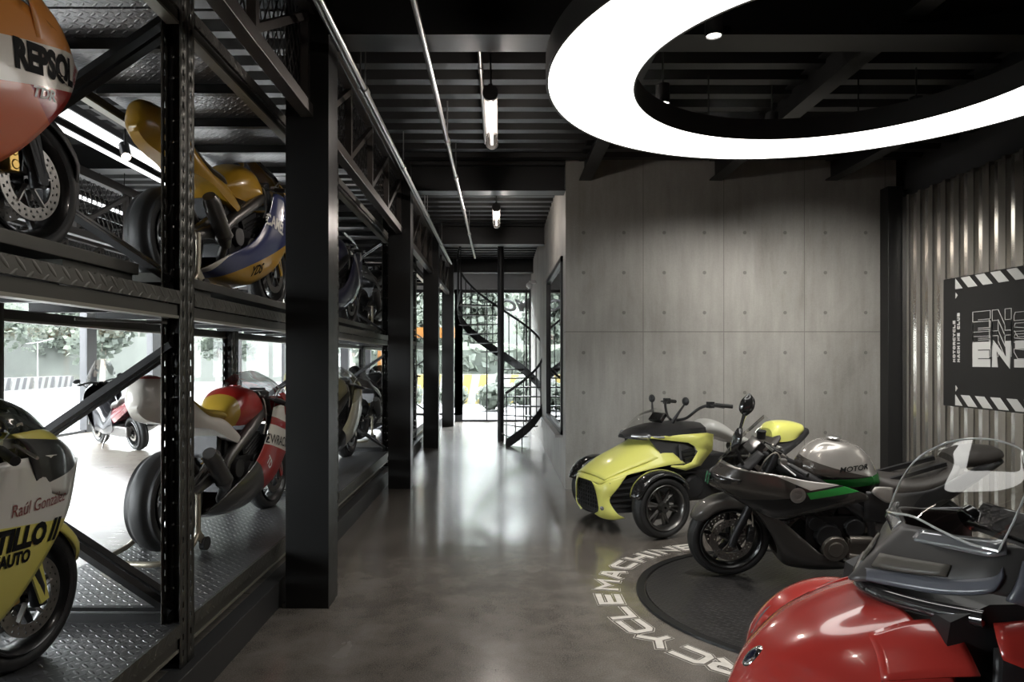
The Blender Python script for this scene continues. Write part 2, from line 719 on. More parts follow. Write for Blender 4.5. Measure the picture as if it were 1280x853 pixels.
# ---- walls
struct(MB().bb((0.82, 8.64, 0), (4.9, 8.86, 4.1)).build('wall_back', M_CONC, smooth=0))
b = MB()
for a, c in (((8.86, 0), (9.0, 4.1)), ((11.8, 0), (18.06, 4.1)), ((9.0, 0), (11.8, 0.63)), ((9.0, 2.935), (11.8, 4.1))):
    b.bb((0.82, a[0], a[1]), (1.04, c[0], c[1]))
struct(b.build('wall_corridor', M_CONC2, smooth=0))
struct(MB().bb((-8.3, -3.4, -0.2), (5.1, -3.2, 4.4)).build('wall_front', M_DARKWALL, smooth=0))
struct(MB().bb((5.05, -3.2, 0), (5.15, 18.3, 4.2)).build('wall_right', M_DARKWALL, smooth=0))
# room behind the corridor window
struct(MB().bb((3.2, 8.9, 0), (3.3, 18.0, 4.1)).build('wall_inner', M_DARKWALL, smooth=0))

# ---- corrugated sheet cladding on the right wall
prof = []
y = 8.44
pitch = 0.2245
while y > -3.0:
    prof += [(4.86, y), (4.86, y - 0.148), (4.815, y - 0.163), (4.815, y - 0.209)]
    y -= pitch
bm_rows = [[(x, yy, z) for x, yy in prof] for z in (0.0, 1.95, 1.953, 3.55)]
b = MB()
b.grid(bm_rows)
struct(b.build('wall_cladding', M_GALV, smooth=20), 'galvanised corrugated sheet cladding on the right wall')
b = MB()
for z in (0.6, 2.55, 3.5):
    b.bb((4.868, -3, z), (4.9, 8.44, z + 0.06))
struct(b.build('cladding_rail', M_BLACK, smooth=0))
struct(MB().bb((4.70, 8.46, 0), (4.88, 8.64, 3.7)).build('corner_column', M_BLACK, bev=0.004, smooth=0), 'black steel column in the corner beside the corrugated wall')

# ---- steel frame: I-section columns and cross beams
GRID_Y = [0.36, 4.50, 8.66, 12.65, 16.75]
for yc in GRID_Y:
    b = MB()
    b.bb((-1.373, yc, 0), (-1.097, yc + 0.014, 4.1))
    b.bb((-1.373, yc + 0.236, 0), (-1.097, yc + 0.25, 4.1))
    b.bb((-1.24, yc + 0.014, 0), (-1.23, yc + 0.236, 4.1))
    b.bb((-1.107, yc + 0.0, 0), (-1.097, yc + 0.25, 4.1))
    b.bb((-1.373, yc + 0.0, 0), (-1.363, yc + 0.25, 4.1))
    struct(b.build('steel_column', M_COLUMN, bev=0.003, smooth=0), 'black steel column between the racks and the aisle')


def ibeam(name, p0, p1, w, h, m=M_BLACK):
    b = MB()
    up = Vector((0, 0, 1))
    p0, p1 = Vector(p0), Vector(p1)
    b.bar(p0, p1, w, 0.016)
    b.bar(p0 + up * h, p1 + up * h, w, 0.016)
    b.bar(p0 + up * h / 2, p1 + up * h / 2, 0.02, h)
    return struct(b.build(name, m, smooth=0))


for yc in GRID_Y:
    ibeam('ceiling_beam', (-1.1, yc + 0.125, 3.70), (5.05, yc + 0.125, 3.70), 0.25, 0.36)
    ibeam('ceiling_beam', (-8.2, yc + 0.125, 3.98), (-1.3, yc + 0.125, 3.98), 0.2, 0.3)
for x in (1.06, 2.67, 4.1):
    for i in range(len(GRID_Y) - 1):
        if x > 0.7 and GRID_Y[i] > 8:
            continue
        ibeam('ceiling_joist', (x, GRID_Y[i] + 0.25, 3.82), (x, GRID_Y[i + 1], 3.82), 0.15, 0.24)

# ---- trapezoidal steel deck ceiling (ribs run across the aisle)
b = MB()
prof = []
y = -3.2
while y < 18.3:
    prof += [(y, 4.02), (y + 0.12, 4.02), (y + 0.16, 4.12), (y + 0.29, 4.12)]
    y += 0.33
b.grid([[(x, yy, z) for yy, z in prof] for x in (-1.3, 5.1)])
struct(b.build('ceiling', mat('black_steel_deck', (0.014, 0.014, 0.014), 0.42, 0.2, rv=0.12, vs=3, spec=.35), smooth=0))
b = MB()
prof = []
y = -3.2
while y < 18.3:
    prof += [(y, 4.28), (y + 0.12, 4.28), (y + 0.16, 4.36), (y + 0.29, 4.36)]
    y += 0.33
b.grid([[(x, yy, z) for yy, z in prof] for x in (-8.3, -1.3)])
struct(b.build('ceiling_left', mat('black_steel_deck'), smooth=0))
struct(MB().bb((-8.35, -3.4, 4.4), (5.2, 18.5, 4.5)).build('roof', M_DARKWALL, smooth=0))
struct(MB().bb((-1.31, -3.2, 4.0), (-1.29, 18.3, 4.4)).build('trim_1', M_BLACK, smooth=0))

# ---- trusses with expanded-metal mesh on the column lines
M_MESH = mat('expanded_mesh', (0.055, 0.052, 0.05), 0.4, 0.6)


def truss(x, y0, y1, z0, z1, label):
    o = MB()
    o.bar((x, y0, z0 + .04), (x, y1, z0 + .04), 0.08, 0.08)
    o.bar((x, y0, z1 - .05), (x, y1, z1 - .05), 0.10, 0.10)
    root = struct(o.build('roof_truss', M_TRUSS, bev=0.003, smooth=0), label)
    n = 4
    w = MB()
    for i in range(n + 1):
        yy = y0 + 0.04 + (y1 - y0 - 0.08) * i / n
        w.bar((x, yy, z0 + .08), (x, yy, z1 - .1), 0.05, 0.05, up=(1, 0, 0))
        if i < n:
            y2 = y0 + 0.04 + (y1 - y0 - 0.08) * (i + 1) / n
            w.bar((x, yy, z0 + .1), (x, y2, z1 - .12), 0.045, 0.045, up=(1, 0, 0))
    w.build('web_member', M_TRUSS, root, smooth=0)
    g = MB()
    H, p = z1 - z0 - .18, 0.095
    a = z0 + .08
    nn = int((y1 - y0) / p)
    k = H / 1.6
    for i in range(-int(k / p), nn):
        for s_ in (1, -1):
            ya, yb = y0 + i * p, y0 + i * p + k
            za, zb = (a, a + H) if s_ > 0 else (a + H, a)
            lo, hi = max(ya, y0), min(yb, y1)
            if hi - lo < 0.03:
                continue
            f0, f1 = (lo - ya) / k, (hi - ya) / k
            g.bar((x - 0.03 - 0.002 * s_, lo, za + (zb - za) * f0), (x - 0.03 - 0.002 * s_, hi, za + (zb - za) * f1), 0.004, 0.007, up=(1, 0, 0))
    g.build('mesh_infill', M_MESH, root, smooth=0)
    return root


for i in range(len(GRID_Y) - 1):
    truss(-1.235, GRID_Y[i] + 0.25, GRID_Y[i + 1], 3.16, 3.92, 'steel truss with expanded mesh between the aisle columns')
    for x in (-4.6, -7.2):
        truss(x, GRID_Y[i], GRID_Y[i + 1], 2.95, 3.72, 'steel truss with expanded mesh over the left hall')

# ---- glazed facades
M_FRAME = mat('anodised_dark_frame', (0.03, 0.03, 0.032), 0.4, 0.4)


def facade(n, axis, at, stops, z0, zt, ztop, w=0.05):
    """mullions at the stops, glass between, head band above."""
    def P(s, d, z):
        return (s, at + d, z) if axis == 'x' else (at + d, s, z)
    b = MB()
    for s_, ww in stops:
        b.bb(P(s_ - ww / 2, -0.07, z0), P(s_ + ww / 2, 0.07, ztop))
    a, c = stops[0][0], stops[-1][0]
    b.bb(P(a, -0.05, z0), P(c, 0.05, z0 + 0.05))
    b.bb(P(a, -0.05, zt - 0.03), P(c, 0.05, zt + 0.05))
    o = struct(b.build('window_%d' % n, M_FRAME, smooth=0))
    for i in range(len(stops) - 1):
        g = MB()
        g.bb(P(stops[i][0] + stops[i][1] / 2, -0.006, z0 + .05), P(stops[i + 1][0] - stops[i + 1][1] / 2, 0.006, zt - .03))
        g.build('pane', M_GLASS, o, smooth=0)
    return o


facade(1, 'y', -8.2, [(-3.1, .1), (-0.5, .12), (2.2, .1), (4.9, .25), (7.6, .12), (9.5, .12), (11.2, .12), (13.97, .34), (16.67, .5), (18.1, .2)], 0.17, 3.0, 3.2)
facade(2, 'x', 18.16, [(-8.2, .2), (-6.85, .3), (-5.6, .05), (-4.0, .2), (-3.4, .14), (-2.3, .06), (-1.05, .2)], 0.17, 3.365, 3.5)
facade(3, 'x', 18.16, [(-1.05, .2), (-0.32, .03), (0.70, .05), (0.80, .06)], 0.0, 3.365, 3.5)
struct(MB().bb((-8.3, 18.05, 3.42), (0.82, 18.25, 4.4)).build('wall_end', M_GREYBAND, smooth=0))
struct(MB().bb((-8.3, -3.2, 3.1), (-8.1, 18.2, 4.4)).build('wall_left', M_DARKWALL, smooth=0))

# window in the corridor wall
b = MB()
for a, c in (((9.0, .63), (9.07, 2.935)), ((11.73, .63), (11.8, 2.935)), ((9.0, .63), (11.8, .70)), ((9.0, 2.865), (11.8, 2.935))):
    b.bb((0.79, a[0], a[1]), (0.86, c[0], c[1]))
o = struct(b.build('window_4', M_FRAME, smooth=0))
MB().bb((0.828, 9.07, .70), (0.836, 11.73, 2.865)).build('pane', M_DGLASS, o, smooth=0)
MB().bb((0.72, 9.0, .60), (0.99, 11.8, .635)).build('window_sill', mat('sill_concrete', (0.3, 0.29, 0.28), 0.6), o, smooth=0)

# ---- outside, seen through the glass
M_GROUND = mat('pale_forecourt', (0.045, 0.045, 0.046), 0.8, var=0.1, vs=2)
struct(MB().bb((-70, -30, -0.4), (40, 90, -0.05)).build('ground', M_GROUND, smooth=0))
# ---- trees, boundary wall and kerb blocks outside
def m_leaf():
    m = bpy.data.materials.new('hazy_foliage')
    t = NT(m)
    n = t.noise(t.geo(), 1.6, 5, 0.6)
    t.l(t.ramp(n, [(0.35, (0.06, 0.07, 0.058)), (0.65, (0.085, 0.098, 0.085))]), t.b.inputs['Base Color'])
    t.b.inputs['Roughness'].default_value = 0.9
    tr = t.n('ShaderNodeBsdfTranslucent')
    tr.inputs[0].default_value = (0.13, 0.15, 0.12, 1)
    mx = t.n('ShaderNodeMixShader')
    mx.inputs[0].default_value = 0.6
    t.l(t.b.outputs[0], mx.inputs[1])
    t.l(tr.outputs[0], mx.inputs[2])
    t.l(mx.outputs[0], t.o.inputs[0])
    return m


M_LEAF = m_leaf()
M_BARK = mat('grey_bark', (0.16, 0.14, 0.12), 0.9)


def tree(x, y, h, r, label, seed):
    rnd = random.Random(seed)
    t = thing('broadleaf_tree', label, 'tree', (x, y, -0.05), group='trees outside the glass')
    MB().tube([(0, 0, 0), (0.1, 0, h * .3), (0, 0.1, h * .6)], [.16, .12, .07], 8).build('trunk', M_BARK, t)
    b = MB()
    for k in range(9):
        a, q = rnd.uniform(0, 6.28), rnd.uniform(0.1, 0.75) * r
        c = Vector((q * math.cos(a), q * math.sin(a), h * rnd.uniform(.32, .86)))
        rr = r * rnd.uniform(.42, .66)
        for j in range(260):
            d = Vector((rnd.gauss(0, 1), rnd.gauss(0, 1), rnd.gauss(0, .8))).normalized()
            p = c + d * rr * rnd.uniform(.35, 1.1)
            e = Vector((rnd.gauss(0, 1), rnd.gauss(0, 1), rnd.gauss(0, 1))).normalized()
            u = e.orthogonal().normalized() * .18
            w = e.cross(u)
            b.add([p - u, p + w, p + u + e * .08, p - w], [(0, 1, 2, 3)])
    b.build('crown', M_LEAF, t)


k = 0
for i in range(14):
    y = 9 + i * 4.6
    tree(-33 - (i % 2) * 8.6, y, 9.5 + (i * 7 % 5) * .8, 3.1, 'broadleaf tree beyond the pale boundary wall, %s' % ('outside the left windows' if i < 9 else 'far off to the back left'), i)
for i in range(9):
    tree(-21 + i * 3.3, 37 + (i % 2) * 7, 7.2 + (i * 5 % 4) * .7, 2.1, 'broadleaf tree seen through the glazed end of the building', 50 + i)
# clipped bushes by the end glazing
for i, (x, y, r) in enumerate(((-0.15, 22.6, .62), (0.95, 24.5, .7), (-1.6, 24.6, .55), (2.9, 24.5, .8), (-3.2, 24.0, .6))):
    rnd = random.Random(90 + i)
    b = MB()
    for j in range(700):
        d = Vector((rnd.gauss(0, 1), rnd.gauss(0, 1), rnd.gauss(0, 1))).normalized()
        p = Vector((0, 0, r * .75)) + Vector((d.x * r, d.y * r, d.z * r * .75)) * rnd.uniform(.3, 1)
        u = d.orthogonal().normalized() * .1
        w = d.cross(u)
        b.add([p - u, p + w, p + u + d * .05, p - w], [(0, 1, 2, 3)])
    o = b.build('round_bush', M_LEAF)
    o.location = (x, y, -0.05)
    tag(o, 'rounded green bush outside the glazed end', 'bush', 'bushes outside the glazed end')

M_BW = mat('boundary_white', (0.075, 0.075, 0.075), 0.8, var=0.06, vs=2)
b = MB()
b.bb((-28.0, -10, -0.05), (-27.7, 34.0, 1.62))
b.bb((-28.0, -10, 1.6), (-27.62, 34.0, 1.7))
tag(b.build('boundary_wall', M_BW, smooth=0), 'long pale boundary wall across the forecourt outside the left windows', 'wall', kind='structure')
M_KY = mat('kerb_block_white', (0.085, 0.085, 0.082), 0.7)
M_KB = mat('kerb_block_black', (0.025, 0.025, 0.027), 0.7)
for i in range(16):
    y = 13.5 + i * 1.85
    b = MB()
    n = 6
    for k in range(n):
        ya, yb = y + k * .28, y + (k + 1) * .28
        b.add([(-26.2, ya, -.05), (-26.2, yb, -.05), (-26.2, yb + .22, .62), (-26.2, ya + .22, .62), (-26.6, ya, -.05), (-26.6, yb, -.05), (-26.6, yb + .22, .62), (-26.6, ya + .22, .62)],
              [(0, 1, 2, 3), (4, 7, 6, 5), (3, 2, 6, 7), (0, 4, 5, 1), (1, 5, 6, 2), (0, 3, 7, 4)], k % 2)
    tag(b.build('traffic_barrier', [M_KY, M_KB], smooth=0), 'black and white striped traffic barrier on the forecourt', 'barrier', 'striped barriers on the forecourt')
# yellow and white barriers outside the end glazing
M_YB = mat('barrier_yellow', (0.10, 0.075, 0.012), 0.6)
for i in range(4):
    x = -5.3 + i * 1.75
    b = MB()
    for k in range(5):
        xa, xb = x + k * .3, x + (k + 1) * .3
        b.add([(xa, 26.2, -.05), (xb, 26.2, -.05), (xb + .2, 26.2, 1.05), (xa + .2, 26.2, 1.05), (xa, 26.5, -.05), (xb, 26.5, -.05), (xb + .2, 26.5, 1.05), (xa + .2, 26.5, 1.05)],
              [(0, 1, 2, 3), (4, 7, 6, 5), (3, 2, 6, 7), (0, 4, 5, 1), (1, 5, 6, 2), (0, 3, 7, 4)], k % 2)
    tag(b.build('traffic_barrier', [M_KY, M_YB], smooth=0), 'yellow and white striped barrier outside the glazed end', 'barrier', 'striped barriers outside the glazed end')
# low hedge
b = MB()
rnd = random.Random(5)
for j in range(1500):
    p = Vector((rnd.uniform(-6, 3), 29.5 + rnd.uniform(-.5, .5), rnd.uniform(0, 2.2)))
    d = Vector((rnd.gauss(0, 1), rnd.gauss(0, 1), rnd.gauss(0, 1))).normalized()
    u = d.orthogonal().normalized() * .2
    w = d.cross(u)
    b.add([p - u, p + w, p + u, p - w], [(0, 1, 2, 3)])
b.bb((-6, 29.2, -.05), (3, 29.8, 2.0))
tag(b.build('hedge', M_LEAF), 'clipped green hedge behind the yellow barriers outside', 'hedge')
# orange canopy band
b = MB()
b.bb((-5.6, 20.6, 2.25), (-1.32, 21.0, 2.55))
for x in (-5.4, -3.6, -1.6):
    b.bb((x, 20.74, -.05), (x + .1, 20.84, 2.25))
tag(b.build('canopy_sign', [mat('orange_band', (0.16, 0.06, 0.004), 0.5)], smooth=0), 'orange canopy band on posts outside the glazed end', 'canopy')
# street lamp
t = thing('street_lamp', 'white double-headed street lamp on the forecourt outside the left windows', 'street lamp', (-24.0, 36.4, -.05))
MW = mat('lamp_white', (0.12, 0.12, 0.12), 0.5)
MB().cyl((0, 0, 0), (0, 0, 2.6), .04, .03).build('pole', MW, t)
for s_ in (-1, 1):
    MB().bar((0, 0, 2.55), (.7 * s_, .2, 2.75 if s_ > 0 else 2.5), .10, .05).build('lamp_head', MW, t)
# lettering on the end glass, read from outside
bm = text_verts('MO', 0.42, 0.015, shear=0.35, sx=1.25, mirror=True, cut=0)
me = bpy.data.meshes.new('glass_lettering')
bmesh.ops.solidify(bm, geom=bm.faces[:], thickness=0.004)
bm.to_mesh(me)
bm.free()
me.materials.append(mat('grey_vinyl', (0.40, 0.40, 0.41), 0.6))
o = bpy.data.objects.new('glass_lettering', me)
COL.objects.link(o)
o.location = (0.50, 18.19, 3.0)
o.rotation_euler = (R(90), 0, 0)
tag(o, 'grey lettering stuck high on the end glazing, reversed from inside', 'lettering')
# lamp-housing ring and plate on the floor come with the objects
# wooded slope behind the trees
b = MB()
rows = []
rnd = random.Random(3)
for i in range(16):
    y = -12 + i * 6.2
    rows.append([(-44, y, -.3), (-48, y, 4 + rnd.uniform(-.6, .6)), (-53, y, 9 + rnd.uniform(-1, 1)), (-60, y, 15 + rnd.uniform(-2, 2)), (-70, y, 19)])
b.sgrid(rows, 5, 6)
M_HILL = mat('distant_woodland', (0.026, 0.029, 0.025), .95, var=.5, vs=.5)
o = b.build('wooded_hill', M_HILL)
struct(o)
b = MB()
rows = [[(-60 + i * 7, 52, -.3), (-60 + i * 7, 56, 6 + rnd.uniform(-1, 1)), (-60 + i * 7, 62, 13 + rnd.uniform(-2, 2)), (-60 + i * 7, 72, 18)] for i in range(16)]
b.sgrid(rows, 5, 6)
struct(b.build('wooded_hill', M_HILL))
# ================================================================ RACKS
M_RACK = mat('rack_black', (0.013, 0.013, 0.013), 0.38, 0.2)
M_RSTEEL = mat('rack_steel', (0.085, 0.082, 0.072), 0.42, 0.65, rv=0.15, vs=8)
M_DECK = tread_plate('deck_tread_plate', (0.16, 0.16, 0.165), 0.33, 0.8, 0.06, (0, 1), 0.75)
M_LIP = tread_plate('deck_edge_tread_plate', (0.10, 0.097, 0.085), 0.42, 0.6, 0.075, (1, 2), 0.6)
M_LIGHTEDGE = mat('pale_edge', (0.34, 0.33, 0.28), 0.4, 0.7)  # paler steel for the lower lip of the rack beams
BAY, DEPTH = 3.03, 1.0
# rack frame: origin at the front (aisle side) near corner on the platform; x to the back is negative


def perf(b, o, du, dv, w, h, cols, pitch, hw, hh, start=0.05):
    """perforated sheet: columns of slots, cut as real holes."""
    o, du, dv = Vector(o), Vector(du), Vector(dv)
    xs = [0.0]
    for c in cols:
        xs += [c - hw / 2, c + hw / 2]
    xs.append(w)
    zs = [0.0]
    z = start
    while z + hh < h:
        zs += [z, z + hh]
        z += pitch
    zs.append(h)
    for i in range(len(xs) - 1):
        for j in range(len(zs) - 1):
            if i % 2 == 1 and j % 2 == 1:
                continue
            b.add([o + du * xs[i] + dv * zs[j], o + du * xs[i + 1] + dv * zs[j], o + du * xs[i + 1] + dv * zs[j + 1], o + du * xs[i] + dv * zs[j + 1]], [(0, 1, 2, 3)])


def post(root, x0, x1, y0, y1, h, face):
    """C-section upright; perforated web towards -y and perforated flange towards the aisle."""
    b = MB()
    yw = y0 if face < 0 else y1
    perf(b, (x0, yw, 0), (1, 0, 0), (0, 0, 1), x1 - x0, h, [.022, .062], .1, .012, .012)
    b.mi = 1
    for x in (x0, x1):
        perf(b, (x, y0, 0), (0, 1, 0), (0, 0, 1), y1 - y0, h, [(y1 - y0) * .5], .075, .014, .03)
    b.mi = 0
    b.bb((x0 - .02, y0, 0), (x1 + .004, y1, .008))
    return b.build('post', [M_RACK, M_RSTEEL], root, solid=.003)


def make_rack():
    root = thing('storage_rack', 'black steel storage rack bay', 'rack')
    H = 3.35
    for x0, x1 in ((-.085, 0), (-DEPTH, -DEPTH + .085)):
        post(root, x0, x1, 0.0, .07, H, -1)
        post(root, x0, x1, BAY - .08, BAY - .01, H, 1)
    for y in (.035, BAY - .045):
        for z0, nm in ((0, 'brace'), (1.535, 'brace')):
            b = MB()
            a, c = -.05, -DEPTH + .05
            b.bar((a, y, z0 + .23), (c, y, z0 + .23), .03, .05)
            b.bar((a, y, z0 + .26), (c, y, z0 + .86), .03, .055, up=(0, 1, 0))
            b.bar((c, y, z0 + .88), (a, y, z0 + 1.50), .03, .055, up=(0, 1, 0))
            b.build(nm, M_RACK, root, smooth=0)
    for zt, nm in ((.21, 'deck'), (1.745, 'deck'), (3.10, 'deck')):
        b = MB()
        b.bb((-DEPTH, .005, zt - .012), (0, BAY - .015, zt))
        d = b.build(nm, M_DECK, root, smooth=0)
        b = MB()
        b.bb((-.012, .0715, zt - .058), (.004, BAY - .0815, zt + .002))
        b.build('deck_edge', M_LIP, d, smooth=0)
        for x, w in ((-.02, .012), (-DEPTH + .02, .012)):
            b = MB()
            b.bb((x - .03, .0715, zt - .115), (x + w, BAY - .0815, zt - .063))
            b.bb((x - .04, .0715, zt - .125), (x + w + .006, BAY - .0815, zt - .112), 1)
            b.build('beam', [M_RSTEEL, M_LIGHTEDGE], root, smooth=0)
        for i in range(5):
            y = .3 + i * .6
            MB().bb((-DEPTH + .05, y, zt - .07), (-.05, y + .05, zt - .013)).build('cross_member', M_RACK, root, smooth=0)
    for y in (.09, BAY - .1):
        MB().bar((-.05, y, 1.60), (-.30, y + (.28 if y < 1 else -.28), 1.60), .012, .012).build('tie_rod', M_RSTEEL, root, smooth=0)
    return root


RX, RZ = -1.47, 0.17
rack0 = make_rack()
labels = ['black steel rack bay nearest the camera, yellow and white race bike on its lower deck', 'black steel rack bay holding the red and white race bike on its lower deck',
          'black steel rack bay behind the near column, third along the aisle', 'black steel rack bay behind the second aisle column, fourth along', 'last black steel rack bay, just before the glazed end']
for i, l in enumerate(labels):
    o = rack0 if i == 0 else copy_tree(rack0)
    o.location = (RX, 0.27 + BAY * i, RZ)
    o['label'] = l
    o['group'] = 'steel rack bays along the aisle'


# raised tracks on the upper decks
def make_track(L):
    t = thing('wheel_track', 'steel wheel track', 'track')
    b = MB()
    b.bb((-.50, 0, .065), (-.02, L, .115))
    b.build('track_plate', M_RSTEEL, t, bev=.003, smooth=0)
    for y in (.02, L - .52):
        for x in (-.14, -.48):
            MB().bb((x, y, 0), (x + .1, y + .5, .063)).build('spacer_block', M_RSTEEL, t, smooth=0)
    return t


tk = make_track(2.72)
tl = ['long steel wheel track under the orange and white race bike', 'long steel wheel track under the yellow and blue race bike', 'long steel wheel track on the upper deck beyond the near column', 'long steel wheel track on the upper deck of the fourth rack bay']
for i, l in enumerate(tl):
    o = tk if i == 0 else copy_tree(tk)
    o.location = (RX - .13, 0.27 + BAY * i + .16, RZ + 1.7465)
    o['label'] = l
    o['group'] = 'steel wheel tracks on the upper decks'
# ================================================================ LAMPS, PIPES, SIGN, TURNTABLE, STAIR
# ---- ring lamp
RC = (2.16, 4.42)
M_RINGLIT = mat('ring_diffuser', (0.9, 0.9, 0.88), 0.6, emit=(1.0, 0.985, 0.94), es=RING)
t = thing('ring_lamp', 'huge glowing white ring lamp hanging over the turntable', 'ceiling lamp', (RC[0], RC[1], 3.40))
MB().lathe([(1.29, 0.0), (1.845, 0.0)], 160, ax='z').build('diffuser', M_RINGLIT, t)
MB().lathe([(1.85, -.004), (1.862, -.004), (1.862, .16), (1.275, .16), (1.275, -.004), (1.287, -.004), (1.287, .012), (1.85, .012)], 160, ax='z', closed=True).build('housing', mat('ring_housing', (0.035, 0.034, 0.032), 0.5), t)
for k in range(8):
    a = 2 * PI * k / 8 + .25
    MB().cyl((1.56 * math.cos(a), 1.56 * math.sin(a), .16), (1.56 * math.cos(a), 1.56 * math.sin(a), .61), .006, n=6).build('suspension_rod', M_BLACK, t)
# ---- round surface downlights
M_LENS = mat('downlight_lens', (0.9, 0.9, 0.9), 0.3, emit=(1, 0.95, 0.88), es=6)
M_CAN = mat('downlight_can', (0.04, 0.04, 0.04), 0.35, 0.3)


def downlight(x, y, z, label, power, aim=None, size=92):
    t = thing('downlight', label, 'ceiling light', (x, y, z), group='downlights over the turntable')
    b = MB()
    b.lathe([(0.0, .15), (.055, .15), (.055, 0), (.047, 0), (.047, .02), (0, .02)], 24, ax='z')
    b.cyl((0, 0, .15), (0, 0, 4.04 - z), .008, n=8)
    b.build('housing', M_CAN, t)
    MB().lathe([(0.0, .008), (.045, .008)], 24, ax='z').build('lens', M_LENS, t)
    l = bpy.data.lights.new('downlight_beam', 'SPOT')
    l.energy = power
    l.color = (1, 0.955, 0.90)
    l.spot_size = R(size)
    l.spot_blend = 1.0
    l.shadow_soft_size = 0.045
    o = bpy.data.objects.new('downlight_beam', l)
    COL.objects.link(o)
    o.location = (x, y, z - 0.01)
    if aim:
        o.rotation_euler = (Vector(aim) - Vector((x, y, z))).to_track_quat('-Z', 'Y').to_euler()


for x, y, k, aim, lb in (
        (1.34, 4.37, .7, (1.2, 5.0, 0), 'small lit downlight inside the ring, highest in the picture'), (1.29, 5.52, 1.7, (1.6, 7.6, .6), 'small lit downlight inside the left curve of the ring lamp'),
        (2.40, 6.16, 1.7, (2.4, 8.4, 1.0), 'dark can downlight at the bottom curve of the ring lamp'), (3.45, 5.79, 1.7, (3.7, 8.2, 1.2), 'dark can downlight near the right arm of the ring lamp'),
        (2.9, 3.6, .5, (2.2, 4.2, .4), 'added unseen downlight inside the ring, lighting the grey and red machines')):  # last entry: unseen downlight added for more light on the near machines
    downlight(x, y, 3.62, lb, SPOT * k, aim)

# ---- prismatic tube lamps over the aisle
M_TUBE = glass('prismatic_tube_glass', (0.98, 0.96, 0.93), 0.6, 0.12, 0.25)
M_GLOW = mat('lamp_filament', (1, 1, 1), 0.5, emit=(1, 0.88, 0.80), es=9)


def tube_lamp(x, y, z, L, label, power=22):
    t = thing('tube_lamp', label, 'ceiling lamp', (x, y, z), group='tube lamps over the aisle')
    b = MB()
    n = 24
    rows = []
    for i in range(2 * 40 + 1):
        rr = .050 + (.003 if i % 2 else 0)
        rows.append([(rr * math.cos(2 * PI * k / n), L * i / 80, rr * math.sin(2 * PI * k / n)) for k in range(n)])
    b.grid(rows, False, True)
    b.build('glass_tube', M_TUBE, t, smooth=20)
    MB().cyl((0, .03, -.012), (0, L - .03, -.012), .011, n=10).build('light_strip', M_GLOW, t)
    for yy in (-.012, L - .012):
        MB().cyl((0, yy, 0), (0, yy + .03, 0), .058, n=20).build('end_cap', M_BLACK, t)
    b = MB()
    b.bar((0, 0, .058), (0, L, .058), .03, .02)
    b.cyl((0, .15, .06), (0, .15, 4.05 - z), .006, n=6)
    b.cyl((0, L - .15, .06), (0, L - .15, 4.05 - z), .006, n=6)
    b.build('hanger', M_BLACK, t)
    l = bpy.data.lights.new('tube_glow', 'POINT')
    l.energy = power
    l.color = (1, .9, .82)
    l.shadow_soft_size = .05
    o = bpy.data.objects.new('tube_glow', l)
    COL.objects.link(o)
    o.location = (x, y + L / 2, z - .1)


tube_lamp(-.065, 5.14, 3.56, 1.2, 'lit glass tube lamp over the aisle, nearer of two')
tube_lamp(-.065, 1.0, 3.56, 1.2, 'added glass tube lamp over the aisle, unseen above the frame, lighting the near racks', 12)  # extra lamp added out of view to brighten the nearest racked bikes
tube_lamp(-.04, 9.35, 3.64, 1.2, 'lit glass tube lamp over the aisle, beyond the cross beam')

# ---- conduits under the ceiling


def conduit(name, x, z, y0, y1, r, joints, label):
    b = MB()
    b.cyl((x, y0, z), (x, y1, z), r, n=12)
    for j in joints:
        b.cyl((x, j - .05, z), (x, j + .05, z), r * 1.45, n=12)
        b.cyl((x, j, z), (x, j, 3.95), .006, n=6)
    tag(b.build(name, M_PIPE), label, 'pipe', 'conduits under the ceiling')


conduit('ceiling_conduit', -.985, 3.58, -2, 14.4, .020, (2.2, 5.15, 7.2, 9.6, 12), 'steel conduit running along the ceiling beside the columns')
conduit('ceiling_conduit', -1.03, 3.61, -2, 14.4, .012, (5.2, 9.7), 'thin steel conduit right beside the columns under the ceiling')
conduit('ceiling_conduit', -.47, 3.58, -2, 13.6, .019, (6.35, 7.6, 9.2, 11), 'steel conduit running along the ceiling over the middle of the aisle')
conduit('ceiling_conduit', -.14, 3.80, 4.95, 7.1, .014, (5.3,), 'short dark conduit beside the nearer tube lamp')

# ---- LED strips and track spots in the left hall
M_LED = mat('led_strip', (1, 1, 1), 0.5, emit=(0.95, 0.97, 1.0), es=1.3)


def led(p0, p1, label, w=.07):
    t = thing('strip_light', label, 'ceiling light', p0, group='strip lights over the left hall')
    d = Vector(p1) - Vector(p0)
    MB().bar((0, 0, .035), d + Vector((0, 0, .035)), w + .03, .06).build('channel', M_BLACK, t, smooth=0)
    MB().bar((0, 0, -.002), d + Vector((0, 0, -.002)), w, .012).build('diffuser', M_LED, t, smooth=0)
    b = MB()
    n = 3
    for k in range(n + 1):
        q = d * (.04 + .92 * k / n)
        b.cyl(q + Vector((0, 0, .06)), q + Vector((0, 0, 4.26 - p0[2])), .006, n=6)
    b.build('hanger', M_BLACK, t)


